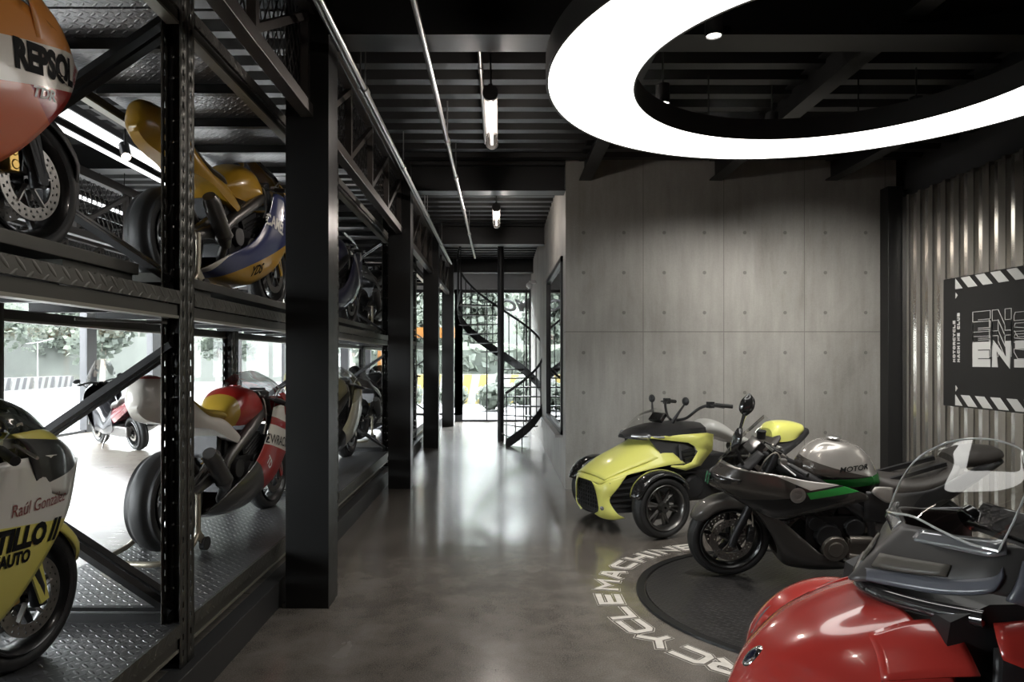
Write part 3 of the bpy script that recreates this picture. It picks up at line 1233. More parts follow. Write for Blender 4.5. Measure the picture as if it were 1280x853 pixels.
for x, z, y0, y1, w, lb in ((-3.02, 3.90, 2, 9, .05, 'high strip light just behind the rack row'), (-3.55, 3.62, 4.9, 16, .15, 'broad bright strip light over the left hall'), (-4.05, 3.74, 3, 12, .07, 'thin strip light over the left hall, second from the racks'),
                            (-5.4, 3.7, 6, 16, .10, 'strip light over the far side of the left hall'), (-6.5, 3.55, 6, 16, .08, 'strip light nearest the left windows')):
    led((x, y0, z), (x, y1, z), lb, w)
for y, z, lb in ((16.5, 3.52, 'cross strip light over the left hall, nearer one'), (17.4, 3.62, 'cross strip light over the left hall, farther one')):
    led((-7.9, y, z), (-2.7, y, z), lb, .12)


def track_spot(x, y, z, label, aim):
    t = thing('track_spotlight', label, 'spotlight', (x, y, z), group='track spotlights over the left hall')
    b = MB()
    b.bb((-.02, -.5, .19), (.02, .5, .22))
    b.cyl((0, .4, .22), (0, .4, 4.24 - z), .006, n=6)
    b.cyl((0, -.4, .22), (0, -.4, 4.24 - z), .006, n=6)
    b.build('track', M_BLACK, t, smooth=0)
    d = (Vector(aim) - Vector((x, y, z))).normalized()
    MB().tube([-d * .09, d * .09], .043, 20).build('housing', M_CAN, t)
    MB().cyl((0, 0, .03), (0, 0, .19), .012, n=8).build('stem', M_CAN, t)
    MB().tube([d * .0905, d * .094], .036, 20).build('lens', mat('spot_lens', (1, 1, 1), .4, emit=(1, .85, .7), es=9), t)


track_spot(-3.26, 6.1, 3.42, 'lit track spotlight between the two upper race bikes', (-2.6, 5.2, 2.3))
track_spot(-5.3, 9.5, 3.3, 'dim track spotlight farther off behind the rack', (-5.2, 9.2, 2.0))
track_spot(-3.9, 10.5, 3.55, 'track spotlight far over the left hall', (-3.9, 10.2, 2.0))

# ---- sign on the corrugated wall
M_SIGN = mat('sign_black', (0.013, 0.013, 0.013), 0.45, var=0.1)
M_SWHITE = mat('sign_white', (0.60, 0.60, 0.58), 0.5)
SY0, SLEN, SZ0, SZ1 = 7.44, 3.1, 1.115, 2.452
t = thing('wall_sign', 'black sign board with white block lettering on the corrugated wall', 'sign', (4.72, SY0, 0))
MB().bb((0, -SLEN, SZ0), (.085, 0, SZ1)).build('board', M_SIGN, t, bev=.004, smooth=0)
# board coordinates: s runs to the right in the picture (towards the camera)


def sq(b, pts, d=.004):
    """flat plate on the board face from (s, z) points."""
    n = len(pts)
    vs = [(-d, -p[0], p[1]) for p in pts] + [(0.001, -p[0], p[1]) for p in pts]
    b.add(vs, [list(range(n)), list(range(n, 2 * n))[::-1]] + [(i, (i + 1) % n, (i + 1) % n + n, i + n) for i in range(n)])


for zc, zt in ((2.385, 2.265), (1.185, 1.305)):
    b = MB()
    h = .055
    s0 = .20
    sq(b, [(s0, zc - h), (s0 + .11, zc - h), (s0, zc + h)] if True else [])
    for k in range(12):
        a = s0 + .085 + k * .215
        sq(b, [(a, zc + h), (a + .13, zc + h), (a + .245, zc - h), (a + .115, zc - h)])
    sq(b, [(.205, zt - .03), (.205, zt + .03), (.235, zt)])
    b.build('hazard_stripe', M_SWHITE, t, smooth=0)
b = MB()
LW, LH, LT = .25, .245, .038
s0, z0 = .465, 1.53
kk = 0
for ch, sx in (('E', 0), ('N', .275), ('J', .56)):
    for q in glyph_quads(ch, LW, .245, LT):
        kk += 1
        sq(b, [(s0 + sx + p[0], z0 + p[1]) for p in q], .003 + .0004 * kk)
b.build('big_lettering', M_SWHITE, t, smooth=0)
b = MB()


def outline(pts, w=.005):
    n = len(pts)
    for i in range(n):
        a, c = Vector((*pts[i], 0)), Vector((*pts[(i + 1) % n], 0))
        d = (c - a).normalized()
        nn = Vector((-d.y, d.x, 0)) * w / 2
        a, c = a - d * w / 2, c + d * w / 2
        sq(b, [(a + nn)[:2], (c + nn)[:2], (c - nn)[:2], (a - nn)[:2]], .003)


def eglyph(x, z, w, h, t):
    m = h / 2
    return [(x, z), (x + w, z), (x + w, z + t), (x + t, z + t), (x + t, z + m - t / 2), (x + w * .94, z + m - t / 2), (x + w * .94, z + m + t / 2), (x + t, z + m + t / 2), (x + t, z + h - t), (x + w, z + h - t), (x + w, z + h), (x, z + h)]


def nglyph(x, z, w, h, t):
    return [(x, z), (x + t, z), (x + t, z + h - t * 1.2), (x + w - t, z), (x + w, z), (x + w, z + h), (x + w - t, z + h), (x + w - t, z + t * 1.2), (x + t, z + h), (x, z + h)]


def jglyph(x, z, w, h, t):
    return [(x, z + t * .8), (x + t * .6, z), (x + w - t * .4, z), (x + w, z + t * .6), (x + w, z + h), (x + t * .2, z + h), (x, z + h - t * .4), (x, z + h - t), (x + w - t, z + h - t), (x + w - t, z + t), (x, z + t * 1.2)]


for k in range(1, 4):
    zz = z0 + k * .10
    outline(eglyph(s0, zz, LW, LH, .08))
    outline(nglyph(s0 + .275, zz, LW, LH, .08))
    if k < 3.5:
        outline(jglyph(s0 + .56, zz - .02, LW, .225, .075))
b.build('outline_lettering', M_SWHITE, t, smooth=0)
b = MB()
for row, word in enumerate(('MOTORCYCLE', 'MACHINE CLUB')):
    pos = 0
    for ch in word:
        if ch == ' ':
            pos += .03
            continue
        for q in glyph_quads(ch, .036, .038, .006):
            # reads upwards
            kk += 1
            sq(b, [(.160 + row * .070 + .038 - p[1], 1.575 + pos + p[0]) for p in q], .002 + .00002 * kk)
        pos += .044
b.build('small_lettering', M_SWHITE, t, smooth=0)

# ---- turntable with lettering round it
TC = (2.14, 4.67)
t = thing('turntable', 'round black turntable plate set flush in the concrete floor', 'turntable', (TC[0], TC[1], 0))
M_TT = tread_plate('turntable_plate', (0.05, 0.048, 0.047), 0.36, 0.5, 0.06, (0, 1), 0.9)
MB().lathe([(0, .003), (0, .012), (1.135, .012), (1.14, .003)], 128, ax='z').build('plate', M_TT, t)
MB().lathe([(1.145, .002), (1.148, .016), (1.20, .016), (1.205, .002)], 128, ax='z').build('rim', mat('turntable_rim', (0.02, 0.02, 0.02), .4, .4), t)
M_PAINT = mat('floor_lettering_paint', (0.62, 0.59, 0.54), 0.55, var=.25, vs=25)
b = MB()
word = [('M', 266), ('O', 255.5), ('T', 246), ('O', 237), ('R', 228), ('C', 219), ('Y', 208.8), ('C', 199.8), ('L', 190.3), ('E', 180), ('M', 167.8), ('A', 157), ('C', 146.4), ('H', 135.8), ('I', 128.6), ('N', 121.8), ('E', 112.2)]
for ch, a in word:
    w = {'I': .06, 'M': .225}.get(ch, .20)
    for lay, (gr, mi) in enumerate(((.014, 0), (.010, 1), (0, 0))):
        for k, q in enumerate(glyph_quads(ch, w + 2 * gr, .165 + 2 * gr, .020 + gr)):
            vs = []
            for p in q:
                r = 1.325 + p[1] - gr
                th = R(a) - (p[0] - gr - w / 2) / 1.40
                vs.append((TC[0] + r * math.cos(th), TC[1] + r * math.sin(th), .0012 + .0012 * lay + .00015 * k))
            b.add(vs, [(0, 1, 2, 3)], mi)
o = b.build('floor_lettering', [M_PAINT, M_FLOOR], smooth=0)
tag(o, 'white block lettering painted on the floor round the turntable', 'lettering')

# ---- spiral stair at the glazed end
SC = Vector((0.03, 13.75, 0))
t = thing('spiral_staircase', 'black steel spiral staircase in front of the glazed end wall', 'staircase', SC)
M_ST = mat('stair_steel', (0.022, 0.022, 0.023), .42, .3)
MB().cyl((0, 0, 0), (0, 0, 4.1), .065, n=20).build('newel_post', M_ST, t)
RS = .84
A0, A1, RISE = -84, 206, 2.55 / 263
zat = lambda d: (d - A0) * RISE


def ring_pt(d, r, z):
    return Vector((r * math.cos(R(d)), r * math.sin(R(d)), z))


b = MB()
rows = []
n = 96
for i in range(n + 1):
    d = A0 + (A1 - A0) * i / n
    z = zat(d)
    rows.append([ring_pt(d, RS, max(0.0, z - .06)), ring_pt(d, RS + .012, max(0.0, z - .06)), ring_pt(d, RS + .012, z + .13), ring_pt(d, RS, z + .13)])
b.grid(rows, False, True)
b.build('stringer', M_ST, t)
nst = 15
for i in range(nst):
    d0 = A0 + 6 + (A1 - A0 - 4) * i / nst
    d1 = d0 + 26
    z = .17 + (i) * .178
    b = MB()
    pts = [ring_pt(d0, .06, 0)] + [ring_pt(d0 + (d1 - d0) * k / 5, RS, 0) for k in range(6)] + [ring_pt(d1, .06, 0)]
    b.prism([(p.x, p.y) for p in pts], z - .02, z, 'z')
    b.build('tread', M_ST, t, smooth=0)
P = [ring_pt(A0 + (A1 - A0) * i / 90, RS + .006, zat(A0 + (A1 - A0) * i / 90) + .98) for i in range(91)]
MB().tube(P, .024, 8).build('handrail', M_ST, t)
nb = 26
for i in range(nb):
    d = A0 + 1 + (A1 - A0 - 2) * i / (nb - 1)
    z = zat(d)
    MB().cyl(ring_pt(d, RS + .006, max(z - .02, 0)), ring_pt(d, RS + .006, z + .97), .011, n=6).build('baluster', M_ST, t)
for i in (0, 4):
    d = A0 + 2 + i * 9
MB().cyl(ring_pt(-62, RS, 0), ring_pt(-62, RS, .25), .012, n=8).build('foot', M_ST, t)
# small security camera and wall socket in the corridor
t = thing('security_camera', 'small white dome camera on the corridor wall near the ceiling', 'camera', (0.80, 15.6, 3.28))
MB().bb((-.14, -.04, .02), (.018, .04, .08)).build('bracket', mat('white_plastic', (.75, .75, .75), .4), t, bev=.004)
MB().ball((-.13, 0, -.02), .07, 16).build('dome', mat('white_plastic'), t)
o = MB().bb((0.808, 13.6, .3), (0.819, 13.68, .42)).build('wall_socket', mat('white_plastic'), bev=.003)
tag(o, 'small white socket low on the corridor wall', 'socket')
# ================================================================ MOTORCYCLES: shared mechanical parts
M_TYRE = mat('tyre_rubber', (0.014, 0.014, 0.014), 0.55, var=0.3, vs=60)
M_RIM = mat('black_rim', (0.018, 0.018, 0.018), 0.3, 0.4, coat=.3)
M_DISC = mat('brake_disc_steel', (0.30, 0.28, 0.26), 0.28, 0.95)
M_ALU = mat('brushed_aluminium', (0.55, 0.54, 0.52), 0.32, 0.95)
M_DALU = mat('dark_aluminium', (0.14, 0.135, 0.13), 0.38, 0.85)
M_ENG = mat('engine_black', (0.025, 0.025, 0.026), 0.42, 0.4)
M_ENG2 = mat('engine_bronze_grey', (0.17, 0.155, 0.135), 0.4, 0.75)
M_GOLD = mat('gold_anodised', (0.62, 0.40, 0.12), 0.3, 0.9)
M_RUB = mat('grip_rubber', (0.022, 0.022, 0.022), 0.65)
M_BPLA = mat('black_plastic', (0.018, 0.018, 0.019), 0.45, coat=.1)
M_GBLK = mat('gloss_black', (0.012, 0.012, 0.012), 0.14, coat=.8)
M_SEAT = mat('seat_vinyl', (0.045, 0.040, 0.036), 0.55, var=.15, vs=80)
M_SCREEN = glass('clear_windscreen', (0.93, 0.94, 0.93), 0.7, 0.05, 0.02)
M_SMOKE = glass('smoked_windscreen', (0.16, 0.16, 0.15), 0.7, 0.10, 0.03)
M_CHROME = mat('chrome', (0.75, 0.74, 0.72), 0.12, 1.0)
M_RED_L = mat('red_lens', (0.35, 0.01, 0.01), 0.2, coat=.6)
M_CLEAR_L = mat('headlamp_lens', (0.40, 0.41, 0.43), 0.08, 0.6, coat=1)
M_CABLE = mat('cable_black', (0.02, 0.02, 0.02), .5)
M_HOSE = mat('braided_hose', (0.45, 0.42, 0.36), .45, .3)
CACHE = {}


def part(key, name, mats, parent, fn, loc=None, **kw):
    """build a part once per key; later bikes share or re-colour its mesh."""
    ml = mats if isinstance(mats, (list, tuple)) else [mats]
    if key in CACHE:
        src = CACHE[key]
        o = src.copy()
        if [m.name for m in src.data.materials] != [m.name for m in ml]:
            o.data = src.data.copy()
            o.data.materials.clear()
            for m in ml:
                o.data.materials.append(m)
        COL.objects.link(o)
        o.parent = parent
    else:
        b = MB()
        fn(b)
        o = b.build(name, ml, parent, **kw)
        CACHE[key] = o
    o.name = name
    if loc is not None:
        o.location = loc
    return o


def sym(row):
    """left edge -> centre, mirrored on to the right edge."""
    r = [Vector(p) for p in row]
    return r + [Vector((p.x, -p.y, p.z)) for p in reversed(r) if abs(p.y) > 1e-6]


def both(b, fn):
    """draw a shape on the left and mirrored on the right."""
    s = len(b.v)
    f0 = len(b.f)
    fn(b)
    vs = [Vector((v.x, -v.y, v.z)) for v in b.v[s:]]
    fs = [[i - s for i in f][::-1] for f in b.f[f0:]]
    ms = list(b.m[f0:])
    o = len(b.v)
    b.v += vs
    b.f += [[i + o for i in f] for f in fs]
    b.m += ms


def tyre_prof(R_, w, rim):
    h = w / 2
    P = [(rim - .006, h * .62), (rim + .012, h * .80), (rim + (R_ - rim) * .42, h * .99), (rim + (R_ - rim) * .70, h * .90), (R_ - .018 * (w / .12), h * .66), (R_ - .005, h * .35), (R_, 0)]
    P = [tuple(p)[:2] for p in cr([(a, c, 0) for a, c in P], 3)]
    return P + [(a, -c) for a, c in reversed(P[:-1])]


def disc_mesh(b, y, r0, r1, th=.005, holes=True):
    n = 72
    rr = [r0 + (r1 - r0) * k / 5 for k in range(6)]
    for s_ in (-th / 2, th / 2):
        for i in range(n):
            for k in range(5):
                if holes and k in (1, 3) and i % 3 == (0 if k == 1 else 1):
                    continue
                a0, a1 = 2 * PI * i / n, 2 * PI * (i + 1) / n
                b.add([(rr[k] * math.cos(a0), y + s_, rr[k] * math.sin(a0)), (rr[k + 1] * math.cos(a0), y + s_, rr[k + 1] * math.sin(a0)), (rr[k + 1] * math.cos(a1), y + s_, rr[k + 1] * math.sin(a1)), (rr[k] * math.cos(a1), y + s_, rr[k] * math.sin(a1))], [(0, 1, 2, 3)])
    b.lathe([(r1, y - th / 2), (r1, y + th / 2)], n)
    b.lathe([(r0, y - th / 2), (r0, y + th / 2)], n)
    for k in range(5):
        a = 2 * PI * k / 5
        b.bar((.03 * math.cos(a), y, .03 * math.sin(a)), ((r0 + .008) * math.cos(a + .35), y, (r0 + .008) * math.sin(a + .35)), .006, .02, up=(0, 1, 0))


def rim_mesh(b, rim, w, spokes, hub, double=False):
    h = w * .44
    b.lathe([(rim + .004, -h), (rim + .010, -h - .006), (rim + .004, -h - .010), (rim - .012, -h + .004), (rim - .022, -h * .4), (rim - .022, h * .4), (rim - .012, h - .004), (rim + .004, h + .010), (rim + .010, h + .006), (rim + .004, h), (rim - .004, h * .5), (rim - .004, -h * .5)], 56, closed=True)
    b.lathe([(.012, -hub), (hub * .62, -hub), (hub * .7, -hub * .5), (hub * .7, hub * .5), (hub * .62, hub), (.012, hub)], 28, closed=True)
    for k in range(spokes):
        a = 2 * PI * k / spokes + .2
        for da in ((-.13, .13) if double else (0,)):
            p0 = Vector((hub * .5 * math.cos(a), 0, hub * .5 * math.sin(a)))
            p1 = Vector(((rim - .018) * math.cos(a + da), 0, (rim - .018) * math.sin(a + da)))
            d = (p1 - p0).normalized()
            n = Vector((-d.z, 0, d.x))
            w0, w1, t0, t1 = .020, .011, .022, .016
            vs = []
            for p, ww, tt in ((p0, w0, t0), (p1, w1, t1)):
                vs += [p + n * ww + Vector((0, tt * .5, 0)), p + Vector((0, tt, 0)), p - n * ww + Vector((0, tt * .5, 0)), p - n * ww - Vector((0, tt * .5, 0)), p - Vector((0, tt, 0)), p + n * ww - Vector((0, tt * .5, 0))]
            b.add(vs, [(i, (i + 1) % 6, (i + 1) % 6 + 6, i + 6) for i in range(6)])


def wheel(root, name, key, loc, R_, w, rim, spokes, discs, rot=None, rim_m=None, double=False, disc_r=.155, hub=.06, disc_y=.066):
    o = part(key + '_rim', name, rim_m or M_RIM, root, lambda b: rim_mesh(b, rim, w, spokes, hub, double), loc)
    if rot:
        o.rotation_euler = rot
    part(key + '_tyre', 'tyre', M_TYRE, o, lambda b: b.lathe(tyre_prof(R_, w, rim), 72))
    for s_ in discs:
        part(key + '_disc%d' % s_, 'brake_disc', M_DISC, o, lambda b: disc_mesh(b, s_ * disc_y, disc_r * .68, disc_r))
    return o


def section(x, zb, zt, w, n=5, e=.55, wb=.75):
    """arched half section (left side to the crown), for tanks, tails and seats."""
    h = zt - zb
    return sym([(x, w * wb, zb), (x, w, zb + h * .35), (x, w * .93, zb + h * .66), (x, w * .66, zb + h * .90), (x, 0, zt)])


def loft(b, rows, nu=4, nv=4, caps=True, mi=None):
    b.sgrid(rows, nu, nv, mi=mi)
    for r in (rows[0], rows[-1]):
        if caps:
            b.add(cr(r, nv), [list(range((len(r) - 1) * nv + 1))], mi)
    # floor of the loft
    lo = [cr([r[0] for r in rows], nu), cr([r[-1] for r in rows], nu)]
    b.grid(lo, mi=mi)


def stand(loc, rz, label):
    """rear paddock stand: two uprights, floor loop and two castors."""
    t = thing('paddock_stand', label, 'motorcycle stand', loc, rz, group='paddock stands on the racks')
    m = mat('stand_steel', (0.46, 0.42, 0.33), 0.36, 0.85, rv=.15, vs=12)

    def fr(b):
        for s_ in (1, -1):
            b.tube([(-.66, .20 * s_, .37), (-.66, .20 * s_, .16), (-.68, .20 * s_, .10), (-.76, .205 * s_, .055), (-.95, .21 * s_, .035)], .017, 12, sm=4)
        b.tube([(-.95, .21, .035), (-1.03, .17, .033), (-1.05, .08, .033), (-1.05, -.08, .033), (-1.03, -.17, .033), (-.95, -.21, .035)], .017, 12, sm=4)
        for s_ in (1, -1):
            b.cyl((-.66, .18 * s_, .365), (-.66, .13 * s_, .365), .012, n=10)
            b.bar((-.66, .20 * s_, .12), (-.61, .205 * s_, .06), .012, .05)
    part('stand_frame', 'frame', m, t, fr)
    for s_ in (1, -1):
        part('castor%d' % s_, 'castor', M_RUB, t, lambda b: b.cyl((-.595, .19 * s_, .043), (-.595, .225 * s_, .043), .043, n=20))
    return t


# ---------------------------------------------------------------- the race bikes
def race_bike(label, loc, rz, C, group='race bikes on the steel racks', detail=True, lift=.045):
    """C: materials for fairing, nose, tail, tank, screen, guard, seat."""
    pitch = math.atan2(lift, 1.42)
    t = thing('race_motorcycle', label, 'motorcycle', loc, rz, group)
    t.rotation_euler = (0, pitch, rz)
    mech(t, C)
    return bodywork(t, C)


def mech(t, C, K=''):
    """wheels, fork, frame, engine and controls."""
    FA, RA = (.72, 0, .30), (-.70, 0, .31)
    wheel(t, 'front_wheel', 'rf', FA, .30, .12, .216, 5, (1, -1), hub=.05)
    wheel(t, 'rear_wheel', 'rr', RA, .315, .19, .216, 5, (1,), disc_r=.11, hub=.07, disc_y=.08)
    for s_ in (1, -1):
        def fk(b):
            y = .098 * s_
            b.tube([(.725, y, .27), (.71, y, .34), (.60, y, .60)], [.030, .031, .029], 14)
            b.cyl((.61, y, .575), (.44, y, .975), .027, .027, 14)
            b.cyl((.515, y, .80), (.44, y, .98), .031, .031, 14)
        f = part('fork%d' % s_, 'fork_leg', C.get('fork', M_DALU), t, fk)
        part('cal%d' % s_, 'brake_caliper', C.get('caliper', M_GOLD), f, lambda b: (b.bar((.60, .085 * s_, .30), (.585, .085 * s_, .42), .045, .05), b.cyl((.60, .11 * s_, .33), (.60, .06 * s_, .33), .021, n=14), b.cyl((.592, .11 * s_, .38), (.592, .06 * s_, .38), .021, n=14)), bev=.006)

    def frame(b):
        def half(q):
            q.tube([(.42, .06, .86), (.25, .15, .80), (.02, .155, .66), (-.20, .13, .50), (-.24, .12, .36)], [.045, .05, .05, .045, .04], 10, sm=3)
        both(b, half)
        b.cyl((.475, 0, .80), (.415, 0, .97), .045, n=16)
        both(b, lambda q: q.bar((-.15, .09, .70), (-.75, .07, .88), .025, .03))
    part('frame', 'frame', C.get('frame', M_DALU), t, frame)

    def swing(b):
        both(b, lambda q: (q.tube([(-.18, .10, .42), (-.40, .125, .41), (-.70, .125, .31)], [.05, .045, .035], 10, sm=3), q.tube([(-.30, .08, .53), (-.62, .12, .36)], [.03, .025], 8)))
        b.cyl((-.20, .12, .42), (-.20, -.12, .42), .04, n=14)
        b.cyl((-.70, .15, .31), (-.70, -.15, .31), .018, n=12)
    part('swing', 'swingarm', M_DALU, t, swing)

    def eng(b):
        b.box((.02, 0, .40), (.42, .30, .24))
        b.box((.16, 0, .55), (.24, .28, .20), Matrix.Rotation(R(-28), 3, 'Y'))
        b.box((-.10, 0, .56), (.20, .24, .18))
        both(b, lambda q: (q.cyl((.08, .13, .38), (.08, .195, .38), .10, .085, 26), q.cyl((-.10, .13, .44), (-.10, .185, .44), .075, .065, 22), q.cyl((.17, .13, .47), (.17, .175, .47), .05, n=18)))
        for k in range(6):
            b.box((.16, 0, .47 + k * .03), (.26, .30, .008), Matrix.Rotation(R(-28), 3, 'Y'))
        b.box((-.20, 0, .63), (.14, .20, .20))
    part('engine', 'engine', C.get('engine', M_ENG), t, eng, bev=.008)

    def rad(b):
        b.box((.36, 0, .60), (.035, .30, .26), Matrix.Rotation(R(14), 3, 'Y'))
        for k in range(9):
            b.box((.382, 0, .49 + k * .027), (.01, .28, .004), Matrix.Rotation(R(14), 3, 'Y'))
    part('radiator', 'radiator', M_ENG, t, rad)

    def ex(b):
        for y in (-.09, -.03, .03, .09):
            b.tube([(.26, y, .50), (.34, y, .40), (.30, y * .9, .26), (.10, y * .6, .20), (-.08, -.04 + y * .2, .21)], .019, 8, sm=4)
        b.tube([(-.05, -.04, .21), (-.22, -.10, .24), (-.32, -.185, .34)], .028, 10, sm=4)
    e = part('exh', 'exhaust', M_DALU, t, ex)
    part('sil', 'silencer', C.get('silencer', M_DALU), e, lambda b: (b.tube([(-.30, -.185, .33), (-.36, -.20, .40), (-.56, -.225, .57), (-.60, -.228, .60)], [.035, .058, .058, .042], 14), b.tube([(-.345, -.20, .385), (-.36, -.2, .40)], .0605, 14)))

    def bars(b):
        b.box((.43, 0, .955), (.09, .25, .02), Matrix.Rotation(R(-24), 3, 'Y'))
        b.box((.50, 0, .80), (.09, .25, .028), Matrix.Rotation(R(-24), 3, 'Y'))
        b.box((.53, 0, .97), (.04, .13, .075), Matrix.Rotation(R(-35), 3, 'Y'))
        b.cyl((.40, 0, .965), (.395, 0, .985), .02, n=12)
    part('clamp', 'triple_clamp', C.get('clamp', M_DALU), t, bars, bev=.004)
    for s_ in (1, -1):
        h = part('bar%d' % s_, 'handlebar', M_DALU, t, lambda b: b.tube([(.445, .10 * s_, .93), (.43, .16 * s_, .925), (.33, .33 * s_, .885)], .012, 10))
        part('grip%d' % s_, 'grip', M_RUB, h, lambda b: b.cyl((.395, .215 * s_, .912), (.325, .335 * s_, .883), .017, n=12))
        part('lever%d' % s_, 'lever', M_ALU, h, lambda b: (b.tube([(.455, .19 * s_, .925), (.46, .22 * s_, .92), (.41, .345 * s_, .885)], [.008, .007, .006], 8), b.box((.44, .185 * s_, .93), (.05, .04, .035))))
        part('peg%d' % s_, 'footpeg', M_DALU, t, lambda b: (b.cyl((-.36, .14 * s_, .40), (-.37, .25 * s_, .405), .011, n=10), b.bar((-.28, .135 * s_, .50), (-.38, .15 * s_, .38), .012, .05), b.tube([(-.36, .17 * s_, .39), (-.24, .18 * s_, .36)], .006, 6)))

    def hoses(b):
        b.tube([(.44, -.17, .93), (.50, -.20, 1.0), (.56, -.13, .88), (.60, -.10, .62), (.585, -.105, .42)], .005, 6, sm=5)
        b.tube([(.42, -.06, .98), (.38, -.13, .90), (.33, -.17, .76), (.25, -.19, .66)], .006, 6, sm=5)
        b.tube([(.44, .17, .93), (.50, .20, 1.0), (.56, .13, .88), (.60, .10, .62), (.585, .105, .42)], .005, 6, sm=5)
    part('hoses', 'brake_hose', M_HOSE, t, hoses)
    part('shock', 'rear_shock', M_GOLD, t, lambda b: (b.cyl((-.24, 0, .70), (-.20, 0, .40), .03, n=14), [b.lathe([(.034, z), (.042, z + .006), (.034, z + .012)], 18, c=(-.22, 0, 0), ax='z') for z in (.45, .48, .51, .54, .57, .60)]))

    def chain(b):
        b.bar((-.16, .115, .475), (-.69, .115, .405), .012, .016)
        b.bar((-.16, .115, .385), (-.69, .115, .215), .012, .016)
        b.lathe([(.07, .109), (.10, .109), (.10, .121), (.07, .121)], 36, c=RA, closed=True)
    part('chain', 'drive_chain', M_DALU, t, chain)


def bodywork(t, C):
    def guard(b):
        rows = []
        for k in range(9):
            a = R(15 + 118 * k / 8)
            r = .318
            w = .066 if 0 < k < 8 else .04
            x, z = .72 + r * math.cos(a), .30 + r * math.sin(a)
            xi, zi = .72 + (r - .05) * math.cos(a), .30 + (r - .05) * math.sin(a)
            rows.append(sym([(xi, w + .012, zi), (x - .012 * math.cos(a), w, z - .012 * math.sin(a)), (x, w * .5, z), (x, 0, z + .004)]))
        b.sgrid(rows, 2, 3)
        both(b, lambda q: q.add([(.60, .105, .56), (.70, .125, .28), (.745, .118, .29), (.68, .10, .60), (.60, .112, .56), (.70, .132, .28), (.745, .125, .29), (.68, .107, .60)], [(0, 1, 2, 3), (4, 7, 6, 5), (0, 4, 5, 1), (1, 5, 6, 2), (2, 6, 7, 3), (3, 7, 4, 0)]))
    part('guard', 'front_mudguard', C['guard'], t, guard, solid=.004)

    def tank(b):
        rows = [section(.37, .80, .87, .07), section(.32, .77, .955, .145), section(.20, .75, 1.02, .178), section(.05, .74, 1.02, .18), section(-.06, .74, .965, .155), section(-.14, .74, .89, .11), section(-.17, .75, .82, .085)]
        loft(b, rows)
        b.cyl((.17, 0, 1.02), (.17, 0, 1.032), .04, n=20)
    part('tank', 'fuel_tank', C['tank'], t, tank)

    def tail(b):
        rows = [section(.02, .60, .66, .150, wb=.98), section(-.10, .62, .74, .168, wb=.98), section(-.22, .66, .815, .165, wb=.97), section(-.40, .735, .845, .15, wb=.95), section(-.56, .76, .94, .140, wb=.8), section(-.68, .785, 1.05, .128, wb=.6), section(-.84, .80, 1.095, .112, wb=.5), section(-.96, .825, 1.09, .094, wb=.45), section(-1.02, .86, 1.06, .066, wb=.5), section(-1.045, .90, 1.0, .035)]
        loft(b, rows)
    part('tail', 'tail_cowl', C['tail'], t, tail)
    part('seat', 'seat', C.get('seat', M_SEAT), t, lambda b: loft(b, [section(-.13, .79, .845, .10), section(-.25, .80, .865, .135), (section(-.42, .83, .885, .13)), section(-.55, .88, .945, .115), section(-.60, .92, .99, .10)]))

    def side(b, s_):
        q = [[(-.40, 0, .15), (-.39, .10, .18), (-.22, .165, .29), (.08, .20, .45), (.24, .225, .66), (.31, .238, .86)],
             [(-.16, 0, .105), (-.13, .125, .145), (.01, .195, .28), (.19, .23, .45), (.34, .242, .65), (.42, .242, .875)],
             [(.11, 0, .105), (.16, .12, .15), (.27, .188, .28), (.42, .215, .44), (.56, .222, .635), (.66, .212, .87)],
             [(.32, 0, .145), (.34, .09, .185), (.45, .168, .285), (.59, .188, .42), (.755, .185, .62), (.915, .105, .83)]]
        q = [[(x, y * s_, z) for x, y, z in r] for r in q]
        b.sgrid(q, 7, 6)
    pans = []
    for s_ in (1, -1):
        pans.append(part('side%d' % s_, 'side_fairing', C['fairing'], t, lambda b: side(b, s_), solid=.005))

    rA = [(.56, .222, .745), (.75, .186, .70), (.88, .085, .72), (.905, 0, .72)]
    rB = [(.50, .245, .86), (.74, .19, .835), (.925, .088, .81), (.96, 0, .805)]
    rC = [(.47, .24, .925), (.69, .197, .91), (.86, .098, .88), (.90, 0, .875)]
    rD = [(.43, .225, .965), (.62, .182, .97), (.775, .09, .94), (.81, 0, .935)]
    rE = [(.38, .195, 1.01), (.52, .155, 1.055), (.64, .08, 1.05), (.67, 0, 1.045)]
    rF = [(.28, .15, 1.06), (.35, .11, 1.12), (.40, .055, 1.14), (.41, 0, 1.145)]
    nose = part('nose', 'nose_cowl', C['nose'], t, lambda b: b.sgrid([sym(r) for r in (rA, rB, rC, rD)], 5, 5), solid=.005)
    part('screen', 'windscreen', C['screen'], t, lambda b: b.sgrid([sym(r) for r in (rD, rE, rF)], 5, 5))

    return t, pans, nose


def paint(name, c, rough=.3):
    return mat('paint_' + name, c, rough, coat=.5)


W_ = (0.70, 0.68, 0.62)
CR_ = (0.78, 0.74, 0.62)
RED = (0.36, 0.018, 0.014)
ORG = (0.62, 0.115, 0.02)
YEL = (0.74, 0.66, 0.14)
CAM = (0.48, 0.27, 0.022)
BLU = (0.03, 0.04, 0.13)
BLK = (0.012, 0.012, 0.012)
M_TXT = mat('decal_black', (.006, .006, .006), .7, spec=.15)
M_TXW = mat('decal_white', (0.72, 0.70, 0.66), .4)
M_TXR = mat('decal_maroon', (0.22, 0.05, 0.05), .4)
BH = R(83)      # heading of the racked bikes: away from the camera, a touch towards the aisle


def rack_pos(i, up):
    """bike origin (mid wheelbase) in bay i."""
    z = 0.382 if not up else 2.034
    y0 = 0.27 + BAY * i
    return (-2.02, y0 + 1.80, z)


